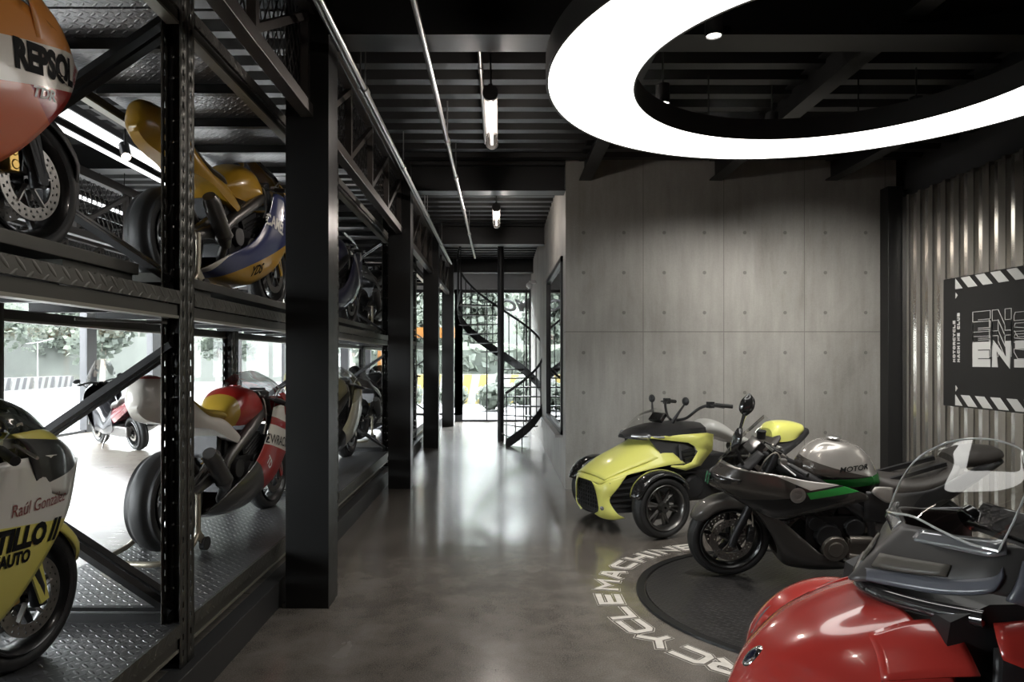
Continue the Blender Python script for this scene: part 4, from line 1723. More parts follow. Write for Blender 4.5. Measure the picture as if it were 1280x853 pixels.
# 1 lower bay: pale yellow and white
C = dict(fairing=livery('livery_yellow_white', YEL, [((0.72, 0.70, 0.64), [(.09, 1, -.675)])]),
         nose=livery('livery_yellow_nose', (0.72, 0.70, 0.64), [(BLK, [(-.15, 1, -.675)]), (YEL, [(.1, 1, -.995)])]), tail=paint('pale_yellow', YEL), tank=paint('pale_yellow', YEL), screen=M_SMOKE, guard=paint('pale_yellow', YEL), fork=M_ENG)
bk, pans, nose = race_bike('pale yellow and white race motorcycle on the lower deck nearest the camera', rack_pos(0, 0), BH, C)
decal('lettering', 'Raúl González', pans[1:] + [nose], (.575, .695), .066, M_TXR, ang=2, shear=.2, sx=.85, parent=bk)
decal('lettering', 'CASTILLO //', pans[1:] + [nose], (.43, .585), .105, M_TXT, ang=-2, bold=.006, shear=.15, sx=.95, parent=bk)
decal('lettering', 'CKAUTO', pans[1:], (.42, .515), .062, M_TXT, ang=-2, bold=.003, sx=.9, parent=bk)
# 1 upper bay: orange, white, red
WB = [(-.31, 1, -.437), (.31, -1, .597)]
C = dict(fairing=livery('livery_orange', ORG, [(RED, [(.58, .81, -.79)]), ((0.74, 0.70, 0.62), WB), ((0.66, 0.26, 0.05), [(-.31, 1, -.597)])]),
         nose=livery('livery_orange_nose', RED, [((0.74, 0.70, 0.62), WB + [(-1, 0, .90)]), ((0.66, 0.26, 0.05), [(-.31, 1, -.597)])]), tail=paint('orange', ORG), tank=paint('orange', ORG), screen=M_SCREEN, guard=M_BPLA, fork=M_ENG)
bk, pans, nose = race_bike('orange, white and red race motorcycle on the upper deck nearest the camera', rack_pos(0, 1), BH, C)
decal('lettering', 'REPSOL', pans[1:] + [nose], (.62, .715), .135, M_TXT, ang=13, bold=.008, sx=.86, parent=bk)
decal('lettering', 'TDR', pans[1:] + [nose], (.60, .595), .055, M_TXW, ang=13, bold=.002, shear=.3, sx=1.3, parent=bk)
decal('lettering', 'racing', [nose] + pans[1:], (.845, .775), .04, M_TXR, ang=75, bold=.002, parent=bk)
# 2 lower bay: red and white
C = dict(fairing=livery('livery_red_white', RED, [((0.74, 0.70, 0.62), [(.23, 1, -.637)]), ((0.05, 0.05, 0.045), [(-1.2, -1, .60)]), (RED, [(.23, 1, -.80), (-.23, -1, .86)])]),
         nose=livery('livery_red_nose', RED, [((0.74, 0.70, 0.62), [(.2, 1, -.66), (-.2, -1, .90)])]), tail=livery('livery_white_tail', (0.74, 0.70, 0.64), [(RED, [(.62, 1, -.665), (-.62, -1, .715)]), (RED, [(0, 1, -1.075)])]),
         tank=livery('livery_red_tank', RED, [((0.40, 0.26, 0.03), [(-1, 0, -.055)])]), screen=M_SCREEN, guard=paint('red', RED), seat=mat('mustard_seat', (0.42, 0.29, 0.04), .55))
bk, pans, nose = race_bike('red and white race motorcycle on the lower deck beside the near column', rack_pos(1, 0), BH, C)
decal('lettering', 'EWRACING', pans[1:] + [nose], (.47, .585), .105, M_TXT, ang=-10, sx=.95, parent=bk)
decal('lettering', 'TD', pans[1:], (.27, .44), .085, M_TXW, ang=-40, bold=.003, parent=bk)
# 2 upper bay: yellow and blue
C = dict(fairing=livery('livery_camel', CAM, [(BLU, [(-.45, 1, -.24), (-1, 0, .64)]), ((0.62, 0.58, 0.52), [(-1, 1, -.50), (-1, -1, .15)])]),
         nose=livery('livery_camel_nose', CAM, [(BLU, [(-1, 0, .64), (0, -1, .9)])]), tail=livery('livery_camel_tail', CAM, [(BLU, [(1, 0, .06), (0, -1, .68)])]), tank=paint('camel_yellow', CAM), screen=M_SMOKE, guard=paint('camel_yellow', CAM), silencer=M_DALU)
bk, pans, nose = race_bike('yellow and blue race motorcycle on the upper deck beside the near column', rack_pos(1, 1), BH, C)
decal('lettering', 'CAMEL', pans[1:] + [nose], (.36, .63), .12, M_TXW, ang=-6, bold=.004, sx=.85, parent=bk)
decal('lettering', 'YDS', pans[1:], (.16, .24), .10, M_TXT, ang=20, bold=.003, shear=.4, sx=.9, parent=bk)
# further along
OLV = (0.30, 0.27, 0.14)
C = dict(fairing=livery('livery_olive_cream', (0.60, 0.57, 0.42), [(OLV, [(-.3, 1, -.62)]), (BLK, [(-1, -1, .42)])]), nose=paint('olive', OLV), tail=paint('olive', OLV), tank=paint('olive', OLV), screen=M_SCREEN, guard=paint('cream', (0.62, 0.58, 0.45)))
race_bike('olive and cream race motorcycle on the lower deck beyond the near column', rack_pos(2, 0), BH, C)
NVY = (0.03, 0.03, 0.07)
C = dict(fairing=livery('livery_navy_white', NVY, [((0.55, 0.55, 0.57), [(1, 1, -1.10), (-1, -1, 1.17)]), ((0.5, 0.5, 0.52), [(-.2, 1, -.80)])]), nose=livery('livery_navy_nose', NVY, [((0.55, 0.55, 0.57), [(-.4, 1, -.58)])]), tail=paint('navy', NVY), tank=paint('navy', NVY), screen=M_SCREEN, guard=paint('navy', NVY))
race_bike('dark blue and white race motorcycle on the upper deck beyond the near column', rack_pos(2, 1), BH, C)
C = dict(fairing=M_GBLK, nose=M_GBLK, tail=M_GBLK, tank=M_GBLK, screen=M_SMOKE, guard=M_GBLK)
race_bike('black race motorcycle on the lower deck behind the second column, rear wheel lifted', rack_pos(3, 0), BH, C, lift=.06)
race_bike('black race motorcycle on the upper deck behind the second column', rack_pos(3, 1), BH, C)
C = dict(fairing=paint('silver', (.45, .45, .46)), nose=M_GBLK, tail=M_GBLK, tank=paint('silver', (.45, .45, .46)), screen=M_SMOKE, guard=M_GBLK)
race_bike('silver race motorcycle on the lower deck of the last rack bay', rack_pos(4, 0), BH, C)
for i in range(4):
    for up in (0, 1):
        x, y, z = rack_pos(i, up)
        stand((x, y, z), BH, 'steel paddock stand under the %s race motorcycle' % (('pale yellow and white', 'orange, white and red'), ('red and white', 'yellow and blue'), ('olive and cream', 'dark blue and white'), ('black lower-deck', 'black upper-deck'))[i][up])
# ================================================================ GREY SPORT-TOURING MOTORCYCLE ON THE TURNTABLE
GREY = (0.050, 0.046, 0.041)
SIL = (0.42, 0.40, 0.37)
GRN = (0.03, 0.26, 0.05)
M_SATIN = mat('satin_grey_paint', (0.085, 0.08, 0.073), .42, .3, coat=.3)
M_SILVER = mat('silver_paint', SIL, .3, .55, coat=.6)
C = dict(fork=M_ENG, engine=M_ENG, frame=M_BPLA, clamp=M_ALU, silencer=M_DALU, caliper=M_ENG)
LEAN = R(-10)
gb = thing('sport_motorcycle', 'grey sport motorcycle with green stripes parked on the turntable', 'motorcycle', (2.40, 5.165, 0.013), R(179), rx=LEAN)
mech(gb, C)


def g_guard(b):
    rows = []
    for k in range(9):
        a = R(28 + 112 * k / 8)
        r = .322
        w = .070 if 0 < k < 8 else .03
        x, z = .72 + r * math.cos(a), .30 + r * math.sin(a)
        xi, zi = .72 + (r - .075) * math.cos(a), .30 + (r - .075) * math.sin(a)
        rows.append(sym([(xi, w + .014, zi), (x - .015 * math.cos(a), w + .004, z - .015 * math.sin(a)), (x, w * .5, z), (x, 0, z + .004)]))
    b.sgrid(rows, 2, 3)
MBg = MB()
g_guard(MBg)
MBg.build('front_mudguard', M_SATIN, gb, solid=.004)
m_up = livery('grey_fairing_paint', GREY, [((0.016, 0.016, 0.016), [(-.12, -1, .735), (.5, 1, -.70), (1, 0, .0)]), ((0.012, 0.012, 0.012), [(.35, 1, -.71), (-.62, -1, .83), (1, 0, -.12)]), ((0.02, 0.02, 0.02), [(.155, 1, -.715), (-1, 0, .36)]),
    (GRN, [(.155, 1, -.722), (-.155, -1, .772), (-1, .6, -.15)]), (SIL, [(.155, 1, -.785), (-1, 2.5, -1.6)]), ((0.15, 0.14, 0.125), [(-.1, 1, -.785), (1, -2.5, 1.6)]), ((0.12, 0.112, 0.10), [(.30, 1, -.652), (-.30, -1, .668), (1, 0, .05)])], rough=.26, coat=.7, metal=.35)
pan = []
for s_ in (1, -1):
    b = MB()
    b.sgrid([[(x, y * s_, z) for x, y, z in r] for r in (
        [(-.15, .232, .672), (-.145, .236, .685), (-.14, .236, .70), (-.135, .232, .712)],
        [(.08, .222, .605), (.07, .246, .66), (.06, .244, .72), (.05, .225, .775)],
        [(.28, .205, .545), (.28, .246, .63), (.28, .25, .73), (.27, .225, .805)],
        [(.45, .192, .50), (.46, .236, .60), (.47, .238, .73), (.45, .212, .84)],
        [(.64, .165, .59), (.65, .190, .655), (.655, .192, .75), (.62, .185, .86)],
        [(.80, .095, .675), (.82, .105, .71), (.81, .115, .77), (.74, .125, .872)],
        [(.885, .0, .70), (.90, .0, .735), (.88, .0, .79), (.80, .0, .885)])], 6, 6)
    pan.append(b.build('side_fairing', m_up, gb, solid=.005))
    b = MB()
    b.sgrid([[(x, y * s_, z) for x, y, z in r] for r in (
        [(-.17, .0, .10), (-.17, .10, .11), (-.17, .165, .135), (-.165, .175, .15)],
        [(.08, .0, .085), (.08, .115, .10), (.08, .195, .17), (.09, .20, .235)],
        [(.26, .0, .095), (.27, .12, .12), (.27, .205, .22), (.25, .21, .36)],
        [(.35, .0, .13), (.36, .12, .155), (.40, .195, .30), (.42, .205, .50)],
        [(.385, .0, .19), (.40, .11, .22), (.46, .17, .36), (.62, .175, .60)])], 6, 5)
    b.build('belly_fairing', mat('dark_grey_belly', (0.055, 0.05, 0.045), .35, .2, coat=.3), gb, solid=.005)
    # headlamp slit and green position light on the nose
    b = MB()
    b.sgrid([[(x, y * s_, z) for x, y, z in r] for r in ([(.885, .012, .755), (.875, .012, .80)], [(.835, .10, .745), (.815, .11, .795)], [(.72, .165, .755), (.70, .168, .79)])], 4, 2)
    b.build('headlamp', M_GBLK, gb, solid=.012)
    b = MB()
    b.bar((.888, .028 * s_, .79), (.90, .02 * s_, .71), .010, .012)
    b.build('position_light', mat('green_light_bar', (0.03, 0.12, 0.06), .2), gb)
# emblem and side lettering on the visible fairing side
b = MB()
b.lathe([(.030, 0), (.052, 0), (.054, .008), (.046, .012), (.030, .010)], 32, c=(.348, .252, .712), closed=True)
b.lathe([(0, .004), (.03, .004)], 32, c=(.348, .252, .712))
b.bar((.325, .258, .712), (.372, .258, .722), .008, .010)
b.build('emblem', M_ALU, gb)
b = MB()
b.sgrid([sym(r) for r in ([(.74, .12, .872), (.80, .05, .88), (.815, 0, .885)], [(.61, .15, 1.0), (.66, .08, 1.03), (.675, 0, 1.04)], [(.47, .12, 1.16), (.50, .06, 1.20), (.51, 0, 1.21)])], 6, 5)
b.build('windscreen', M_SCREEN, gb)
for s_ in (1, -1):
    b = MB()
    b.sgrid([[(x, y * s_, z) for x, y, z in r] for r in ([(.66, .18, .862), (.74, .125, .874)], [(.60, .165, .91), (.65, .125, .945)], [(.55, .14, .965), (.59, .11, .99)])], 4, 3)
    b.build('cockpit_panel', M_BPLA, gb, solid=.004)
def tsec(x, zb, zt, w):
    """tank half section with a shoulder crease."""
    h = zt - zb
    return sym([(x, w * .80, zb), (x, w, zb + h * .36), (x, w * .90, zb + h * .60), (x, w * .52, zb + h * .93), (x, 0, zt)])


m_tk = livery('grey_tank_paint', SIL, [((0.10, 0.09, 0.08), [(.25, -1, .86)]), ((0.02, 0.02, 0.02), [(0, -1, .815)]), (GRN, [(-.06, -1, .80), (.06, 1, -.735)]), (GREY, [(-.06, -1, .735)])], rough=.24, coat=.8, metal=.5)
b = MB()
loft(b, [section(.25, .80, .90, .08, wb=.9), tsec(.19, .74, .985, .14), tsec(.09, .70, 1.035, .178), tsec(-.06, .68, 1.025, .182), tsec(-.18, .67, .975, .16), tsec(-.26, .68, .87, .12), section(-.30, .70, .79, .09)])
tk = b.build('fuel_tank', m_tk, gb)
b = MB()
b.lathe([(0, 1.062), (.042, 1.062), (.048, 1.056), (.048, 1.05)], 28, c=(.02, 0, 0), ax='z')
b.build('filler_cap', M_ALU, gb)
b = MB()
rows = []
for x, zb, zt, w in ((-.27, .70, .80, .10), (-.36, .69, .785, .15), (-.50, .69, .775, .17), (-.66, .73, .805, .165), (-.78, .80, .87, .15), (-.82, .83, .90, .12)):
    rows.append(section(x, zb, zt, w, wb=.98))
loft(b, rows)
b.build('seat', M_SEAT, gb)
b = MB()
loft(b, [section(-.80, .86, .93, .10), section(-.86, .86, .985, .135), section(-1.0, .88, .99, .13), section(-1.12, .91, .985, .10), section(-1.15, .93, .965, .06)])
b.build('pillion_seat', M_SEAT, gb)
b = MB()
for s_ in (1, -1):
    b.sgrid([[(x, y * s_, z) for x, y, z in r] for r in ([(-.16, .17, .50), (-.14, .20, .62), (-.15, .19, .72)], [(-.34, .17, .48), (-.36, .19, .58), (-.34, .18, .70)], [(-.62, .16, .56), (-.64, .175, .64), (-.62, .165, .73)], [(-.90, .13, .74), (-.92, .145, .80), (-.90, .135, .87)], [(-1.14, .05, .86), (-1.16, .055, .89), (-1.14, .05, .92)])], 5, 4)
b.build('side_cover', M_BPLA, gb, solid=.006)
for s_ in (1, -1):
    b = MB()
    b.sgrid([[(x, y * s_, z) for x, y, z in r] for r in ([(-.175, .205, .715), (-.18, .21, .735), (-.20, .20, .755)], [(-.26, .215, .655), (-.28, .212, .70), (-.29, .20, .755)], [(-.315, .205, .64), (-.325, .202, .68), (-.33, .19, .745)])], 3, 3)
    b.build('trim_panel', M_SILVER, gb, solid=.006)
# engine covers, footpeg hangers, stand
for s_ in (1, -1):
    b = MB()
    b.cyl((.04, .13 * s_, .30), (.04, .222 * s_, .30), .098, .088, 30)
    b.cyl((.04, .222 * s_, .30), (.04, .23 * s_, .30), .06, .05, 24)
    b.tube([(-.06, .19 * s_, .36), (-.20, .19 * s_, .36), (-.25, .18 * s_, .28), (-.20, .19 * s_, .22), (-.06, .19 * s_, .24)], .03, 8)
    b.box((-.145, .175 * s_, .295), (.19, .05, .15))
    b.build('crankcase_cover', M_ENG2, gb, bev=.006)
for s_ in (1, -1):
    b = MB()
    b.tube([(-.28, .20 * s_, .36), (-.36, .215 * s_, .25), (-.31, .21 * s_, .21), (-.26, .20 * s_, .27), (-.28, .20 * s_, .36)], .014, 8)
    b.tube([(-.28, .20 * s_, .36), (-.42, .20 * s_, .40), (-.46, .19 * s_, .38)], .013, 8)
    b.cyl((-.31, .20 * s_, .235), (-.31, .225 * s_, .235), .024, n=16)
    b.build('footpeg_hanger', M_ALU, gb)
b = MB()
b.tube([(-.16, .14, .20), (-.10, .23, .08), (-.05, .285, -.045)], .013, 8)
b.build('side_stand', M_DALU, gb)
# mirrors
for nm, base, tip, tilt in (('mirror', (.70, .145, .90), (.80, .24, 1.05), -1), ('mirror', (.66, -.14, .93), (.54, -.33, 1.15), 1)):
    b = MB()
    b.tube([base, (Vector(base) + Vector(tip)) / 2 + Vector((0, 0, .02)), tip], [.014, .012, .016], 8)
    T = Vector(tip)
    rows = []
    for k in range(5):
        f = k / 4
        w = [.012, .055, .062, .05, .008][k]
        u = T + Vector((-.03 * f, .02 * f * (1 if tilt < 0 else -1), -.03 + .17 * f))
        thin = .028 * (.5 + .5 * math.sin(PI * (f * .8 + .1)))
        fx, fy = (thin, w) if tilt < 0 else (w * .95, w * .55)
        rows.append([u + Vector((math.cos(a) * fx, math.sin(a) * fy, 0)) for a in [2 * PI * j / 12 for j in range(12)]])
    b.sgrid(rows, 4, 1, False, True)
    b.build(nm, M_GBLK, gb)
b = MB()
b.cyl((.46, -.19, .985), (.46, -.19, 1.035), .032, n=20)
b.cyl((.46, -.19, 1.035), (.46, -.19, 1.045), .035, n=20)
b.build('brake_reservoir', M_BPLA, gb)
b = MB()
b.box((.575, 0, .985), (.05, .19, .11), Matrix.Rotation(R(-40), 3, 'Y'))
b.cyl((.55, .05, .95), (.50, .05, .93), .03, n=16)
b.cyl((.55, -.05, .95), (.50, -.05, .93), .03, n=16)
b.build('instrument_cluster', M_BPLA, gb, bev=.008)
decal('lettering', 'MOTOR', [tk], (-.06, .875), .045, M_TXT, side=1, ang=4, bold=.001, shear=.3, sx=1.3, parent=gb)
# ================================================================ THREE-WHEELERS
LIME = (0.80, 0.80, 0.20)


def trike_front_wheel(t, s_, half, R_, w, rim, rim_m, name='front_wheel', key='tw', spokes=6):
    wheel(t, name, key, (0, half * s_, R_), R_, w, rim, spokes, (1 if s_ < 0 else -1,), rim_m=rim_m, disc_r=.13, hub=.07, disc_y=.06, double=True)


def fender(b, s_, half, R_, a0, a1, w, gap=.03, drop=.03):
    rows = []
    n = 9
    for k in range(n):
        a = R(a0 + (a1 - a0) * k / (n - 1))
        r = R_ + gap
        ww = w * (1 if 0 < k < n - 1 else .7)
        c, z = math.cos(a), math.sin(a)
        y = half * s_
        rows.append([(c * (r - drop), y + ww * s_, R_ + z * (r - drop)), (c * r, y + ww * .8 * s_, R_ + z * r), (c * (r + .012), y, R_ + z * (r + .012)), (c * r, y - ww * .8 * s_, R_ + z * r), (c * (r - drop), y - ww * s_, R_ + z * (r - drop))])
    b.sgrid(rows, 3, 4)


def trike_chassis(t, half, R_, rear_x, R2):
    for s_ in (1, -1):
        b = MB()
        for z in (.22, .36):
            b.bar((.10, .16 * s_, z), (.0, (half - .07) * s_, z - .01), .03, .025)
            b.bar((-.16, .16 * s_, z), (.0, (half - .07) * s_, z - .01), .03, .025)
        b.cyl((-.03, (half - .12) * s_, .24), (-.05, .20 * s_, .56), .032, n=14)
        b.cyl((0, (half - .10) * s_, R_), (0, (half - .02) * s_, R_), .05, n=18)
        b.build('suspension_arm', M_ENG, t)
    b = MB()
    b.box((-.55, 0, .36), (1.3, .34, .30))
    b.box((-.75, 0, .55), (.7, .30, .22))
    both(b, lambda q: (q.cyl((-.62, .17, .36), (-.62, .25, .36), .13, .11, 26), q.cyl((-.92, .17, .40), (-.92, .24, .40), .09, n=22)))
    b.build('engine', M_ENG, t, bev=.02)
    b = MB()
    both(b, lambda q: q.bar((-1.0, .16, .40), (rear_x, .17, R2), .05, .08))
    b.build('swingarm', M_ENG, t)
    wheel(t, 'rear_wheel', 'trw', (rear_x, 0, R2), R2, .225, .19, 6, (), hub=.09)
    b = MB()
    rows = []
    for k in range(7):
        a = R(20 + 130 * k / 6)
        r = R2 + .04
        rows.append(sym([(rear_x - (r - .05) * math.cos(a), .15, R2 + (r - .05) * math.sin(a)), (rear_x - r * math.cos(a), .12, R2 + r * math.sin(a)), (rear_x - r * math.cos(a), 0, R2 + r * math.sin(a) + .01)]))
    b.sgrid(rows, 3, 3)
    b.build('rear_mudguard', M_BPLA, t, solid=.006)


# ---------------------------------------------------------------- lime-yellow three-wheeler by the concrete wall
ys = thing('roadster_trike', 'lime yellow and black three-wheeled roadster against the concrete wall', 'three-wheeler', (1.235, 6.80, 0), R(202))
HALF, R1 = .57, .285
trike_chassis(ys, HALF, R1, -1.71, .30)
M_LIME = mat('lime_paint', LIME, .3, coat=.6)
M_YRIM = mat('machined_dark_rim', (0.10, 0.097, 0.092), .3, .8, coat=.3)
for s_ in (1, -1):
    trike_front_wheel(ys, s_, HALF, R1, .165, .195, M_YRIM)
    b = MB()
    fender(b, s_, HALF, R1, 18, 150, .092)
    b.bar((.0, (HALF - .10) * s_, R1), (-.05, (HALF - .10) * s_, R1 + .31), .03, .05)
    b.build('front_fender', M_GBLK, ys, solid=.006)
# front body shell: hood, cheeks, grilles
b = MB()
b.sgrid([sym(r) for r in (
    [(.42, .215, .450), (.455, .13, .47), (.47, .0, .475)],
    [(.37, .285, .49), (.395, .16, .52), (.405, .0, .53)],
    [(.21, .345, .545), (.225, .19, .61), (.235, .0, .625)],
    [(.0, .375, .585), (.03, .20, .70), (.04, .0, .725)],
    [(-.20, .385, .615), (-.13, .22, .765), (-.10, .0, .81)],
    [(-.40, .385, .625), (-.22, .19, .825), (-.17, .0, .85)])], 5, 5)
hood = b.build('hood', M_LIME, ys, solid=.006)
b = MB()
b.sgrid([sym(r) for r in ([(.395, .255, .496), (.418, .14, .517), (.43, 0, .524)], [(.225, .305, .572), (.245, .17, .632), (.25, 0, .645)], [(.02, .325, .635), (.04, .18, .722), (.05, 0, .742)], [(-.17, .315, .68), (-.12, .19, .788), (-.09, 0, .825)], [(-.28, .285, .715), (-.19, .16, .838), (-.15, 0, .862)])], 5, 5)
b.build('hood_panel', M_LIME, ys, solid=.012)
for s_ in (1, -1):
    b = MB()      # yellow cheek strut beside the front grille
    b.sgrid([[(x, y * s_, z) for x, y, z in r] for r in (
        [(.457, .13, .470), (.422, .215, .450), (.37, .285, .49), (.21, .345, .545)],
        [(.45, .17, .42), (.42, .25, .40), (.375, .305, .41), (.30, .335, .43)],
        [(.44, .20, .33), (.415, .255, .32), (.38, .285, .32), (.365, .295, .32)],
        [(.43, .21, .22), (.40, .26, .20), (.36, .32, .20), (.32, .35, .205)],
        [(.42, .12, .165), (.39, .20, .14), (.34, .31, .14), (.25, .37, .16)])], 5, 5)
    b.build('cheek', M_LIME, ys, solid=.008)
    b = MB()      # side grille: backing and slats
    b.sgrid([[(x, y * s_, z) for x, y, z in r] for r in ([(.34, .30, .46), (.08, .375, .55)], [(.355, .28, .33), (.07, .37, .36)], [(.31, .33, .20), (.08, .36, .20)])], 4, 4)
    for k in range(5):
        z = .245 + k * .055
        b.bar((.365, .295 * s_, z), (.10, .385 * s_, z + .025), .012, .016)
    b.build('side_grille', M_BPLA, ys)
    b = MB()      # side body panel behind the wheel: a yellow boomerang round a black inset
    hexa = [(-.24, .388, .600), (-.415, .37, .553), (-.616, .335, .585), (-.79, .29, .72), (-.82, .27, .87), (-.74, .27, .887), (-.10, .24, .868)]
    inn = [(-.25, .385, .612), (-.40, .37, .605), (-.50, .355, .628), (-.59, .33, .72), (-.565, .315, .77), (-.50, .305, .805), (-.10, .245, .860)]
    n = 8
    Q = [[Vector((x, y * s_, z)) for x, y, z in P] for P in (hexa, inn)]
    b.grid([Q[0], Q[1]])
    b.build('side_panel', M_LIME, ys, solid=.01)
    b = MB()
    I = [Vector((x, (y - .03) * s_, z)) for x, y, z in inn]
    I.append(Vector((-.22, .33 * s_, .66)))
    b.add(I, [list(range(8))])
    for k in range(3):
        b.bar((-.42 + k * .015, .345 * s_, .655 + k * .04), (-.56, .315 * s_, .665 + k * .04), .012, .02)
    b.bar((-.37, .36 * s_, .62), (-.39, .31 * s_, .79), .02, .03)
    b.build('side_inset', M_BPLA, ys)
b = MB()
b.prism([(-.20, .45), (.20, .45), (.235, .40), (.205, .22), (.14, .17), (-.14, .17), (-.205, .22), (-.235, .40)], .33, .415, 'x')
for k in range(6):
    b.bar((.42, -.20, .215 + k * .038), (.42, .20, .215 + k * .038), .012, .010)
for k in range(9):
    b.bar((.42, -.18 + k * .045, .20), (.42, -.18 + k * .045, .43), .010, .008)
b.build('front_grille', M_BPLA, ys)
b = MB()
both(b, lambda q: q.ball((.40, .235, .24), (.03, .035, .03), 12))
b.build('fog_lamp', M_CLEAR_L, ys)
b = MB()
b.lathe([(0, .008), (.03, .006), (.034, 0)], 20, c=(0, 0, 0), ax='z')
o = b.build('emblem', M_GBLK, ys)
o.location = (.375, 0, .553)
o.rotation_euler = (0, R(30), 0)
# black console, headlamps, screen
b = MB()
loft(b, [sym(r) for r in (
    [(.06, .05, .845), (.06, .05, .865), (.055, .03, .878), (.05, 0, .882)],
    [(-.06, .21, .84), (-.07, .205, .872), (-.08, .13, .915), (-.09, 0, .93)],
    [(-.32, .265, .85), (-.32, .25, .905), (-.32, .14, .965), (-.32, 0, .975)],
    [(-.58, .25, .87), (-.58, .225, .93), (-.58, .12, .985), (-.58, 0, .99)],
    [(-.80, .20, .865), (-.80, .18, .93), (-.80, .10, .97), (-.80, 0, .975)])], 3, 1)
b.bb((-.72, -.20, .74), (-.16, .20, .86))
b.build('console', M_BPLA, ys)
b = MB()
both(b, lambda q: (q.tube([(0.000, .10, .868), (-0.080, .21, .862), (-0.250, .268, .862)], [.02, .026, .012], 12, sm=4), q.ball((-0.100, .232, .87), (.03, .02, .026), 10)))
b.build('headlamp', M_CLEAR_L, ys)
b = MB()
b.sgrid([sym(r) for r in ([(-0.080, .17, .925), (-0.040, .09, .93), (-0.025, 0, .93)], [(-0.240, .16, 1.03), (-0.200, .09, 1.06), (-0.185, 0, 1.065)], [(-0.380, .115, 1.08), (-0.355, .06, 1.115), (-0.350, 0, 1.12)])], 5, 5)
b.build('windscreen', M_SCREEN, ys)
b = MB()
b.box((-0.360, 0, 1.03), (.04, .20, .10), Matrix.Rotation(R(-40), 3, 'Y'))
b.build('instrument_cluster', M_GBLK, ys, bev=.006)
for s_ in (1, -1):
    b = MB()
    b.tube([(-0.550, .05 * s_, 1.0), (-0.590, .16 * s_, 1.03), (-0.650, .28 * s_, 1.13), (-0.730, .36 * s_, 1.165), (-0.850, .43 * s_, 1.155)], .014, 10, sm=4)
    h = b.build('handlebar', M_BPLA, ys)
    b = MB()
    b.cyl((-0.760, .375 * s_, 1.165), (-0.900, .455 * s_, 1.15), .019, n=14)
    b.build('grip', M_RUB, h)
    b = MB()
    b.box((-0.720, .352 * s_, 1.165), (.06, .05, .06))
    b.tube([(-0.710, .37 * s_, 1.17), (-0.680, .40 * s_, 1.16), (-0.790, .47 * s_, 1.14)], .006, 6)
    b.build('switchgear', M_BPLA, h, bev=.006)
    b = MB()
    b.tube([(-0.430, .15 * s_, .99), (-0.450, .22 * s_, 1.09), (-0.480, .27 * s_, 1.17)], [.02, .012, .009], 8)
    c = Vector((-0.485, .28 * s_, 1.20))
    b.ball(c, (.022, .05, .042), 16)
    b.build('mirror', M_BPLA, ys)
# tank cover, seat and tail cowl
b = MB()
loft(b, [section(-.82, .86, .94, .10), section(-.92, .84, 1.0, .16), section(-1.06, .80, .97, .17), section(-1.24, .74, .86, .15), section(-1.4, .72, .80, .12)])
b.build('tank_cover', mat('pearl_grey', (.55, .55, .52), .35, coat=.5), ys)
b = MB()
loft(b, [section(-1.32, .64, .76, .14), section(-1.45, .62, .735, .19), section(-1.62, .64, .74, .19), section(-1.76, .72, .82, .17), section(-1.80, .76, .86, .13)])
b.build('seat', M_SEAT, ys)
b = MB()
loft(b, [section(-1.72, .74, .88, .10, wb=.9), section(-1.80, .735, .945, .145, wb=.95), section(-1.98, .75, .95, .14, wb=.95), section(-2.14, .80, .92, .105), section(-2.2, .84, .89, .06)])
b.build('tail_cowl', M_LIME, ys)
b = MB()
loft(b, [section(-1.35, .52, .66, .15, wb=1), section(-1.75, .56, .74, .155, wb=1), section(-2.1, .72, .81, .12, wb=1), section(-2.26, .80, .86, .07, wb=1)])
b.build('tail_frame', M_BPLA, ys)

# ---------------------------------------------------------------- red touring three-wheeler in the near corner
REDP = (0.50, 0.045, 0.036)
M_RTRED = mat('red_gloss_paint', REDP, .22, coat=1.0)
M_RTDK = mat('satin_charcoal', (0.060, 0.057, 0.055), .45, coat=.15)
M_RTBLU = mat('slate_trim', (0.105, 0.112, 0.135), .4, coat=.2)
M_RTBRN = mat('warm_grey_trim', (0.115, 0.105, 0.088), .45)
rt = thing('touring_trike', 'red and charcoal three-wheeled touring machine in the near corner', 'three-wheeler', (1.42, 2.27, 0), R(180))
HB = .67
trike_chassis(rt, HB, .285, -1.71, .30)


def slab(rows, s_, nu, nv, name, m, par, th):
    """one side's panel from rows of (x, y, z), y given for the left side."""
    q = MB()
    q.sgrid([[(x, y * s_, z) for x, y, z in r] for r in rows], nu, nv)
    return q.build(name, m, par, solid=th)


for s_ in (1, -1):
    trike_front_wheel(rt, s_, HB, .285, .165, .195, M_RIM)
    b = MB()
    fender(b, s_, HB, .285, 8, 165, .115, gap=.085, drop=.07)
    f = b.build('front_fender', M_RTRED, rt, solid=.008)
    slab(([(.20, HB + .02, .60), (.20, HB + .10, .565)], [(.29, HB + .02, .53), (.285, HB + .103, .495)], [(.345, HB + .02, .44), (.335, HB + .103, .41)]), s_, 5, 3, 'turn_signal', M_CLEAR_L, f, .02)
    b = MB()
    b.tube([(.30, (HB - .16) * s_, .43), (.16, (HB - .15) * s_, .575), (-.0, (HB - .13) * s_, .645), (-.06, (HB - .11) * s_, .655)], [.02, .045, .055, .05], 14, sm=4)
    b.build('fender_brace', M_RTRED, f)
HR = [[(.64, .10, .49), (.665, .05, .525), (.67, 0, .53)], [(.56, .22, .545), (.585, .10, .635), (.592, 0, .645)], [(.42, .315, .615), (.44, .17, .73), (.446, 0, .75)],
      [(.28, .365, .66), (.30, .20, .79), (.306, 0, .81)], [(.16, .385, .69), (.19, .20, .825), (.20, 0, .845)]]
b = MB()
b.sgrid([sym(r) for r in HR], 8, 7)
b.build('hood', M_RTRED, rt, solid=.006)
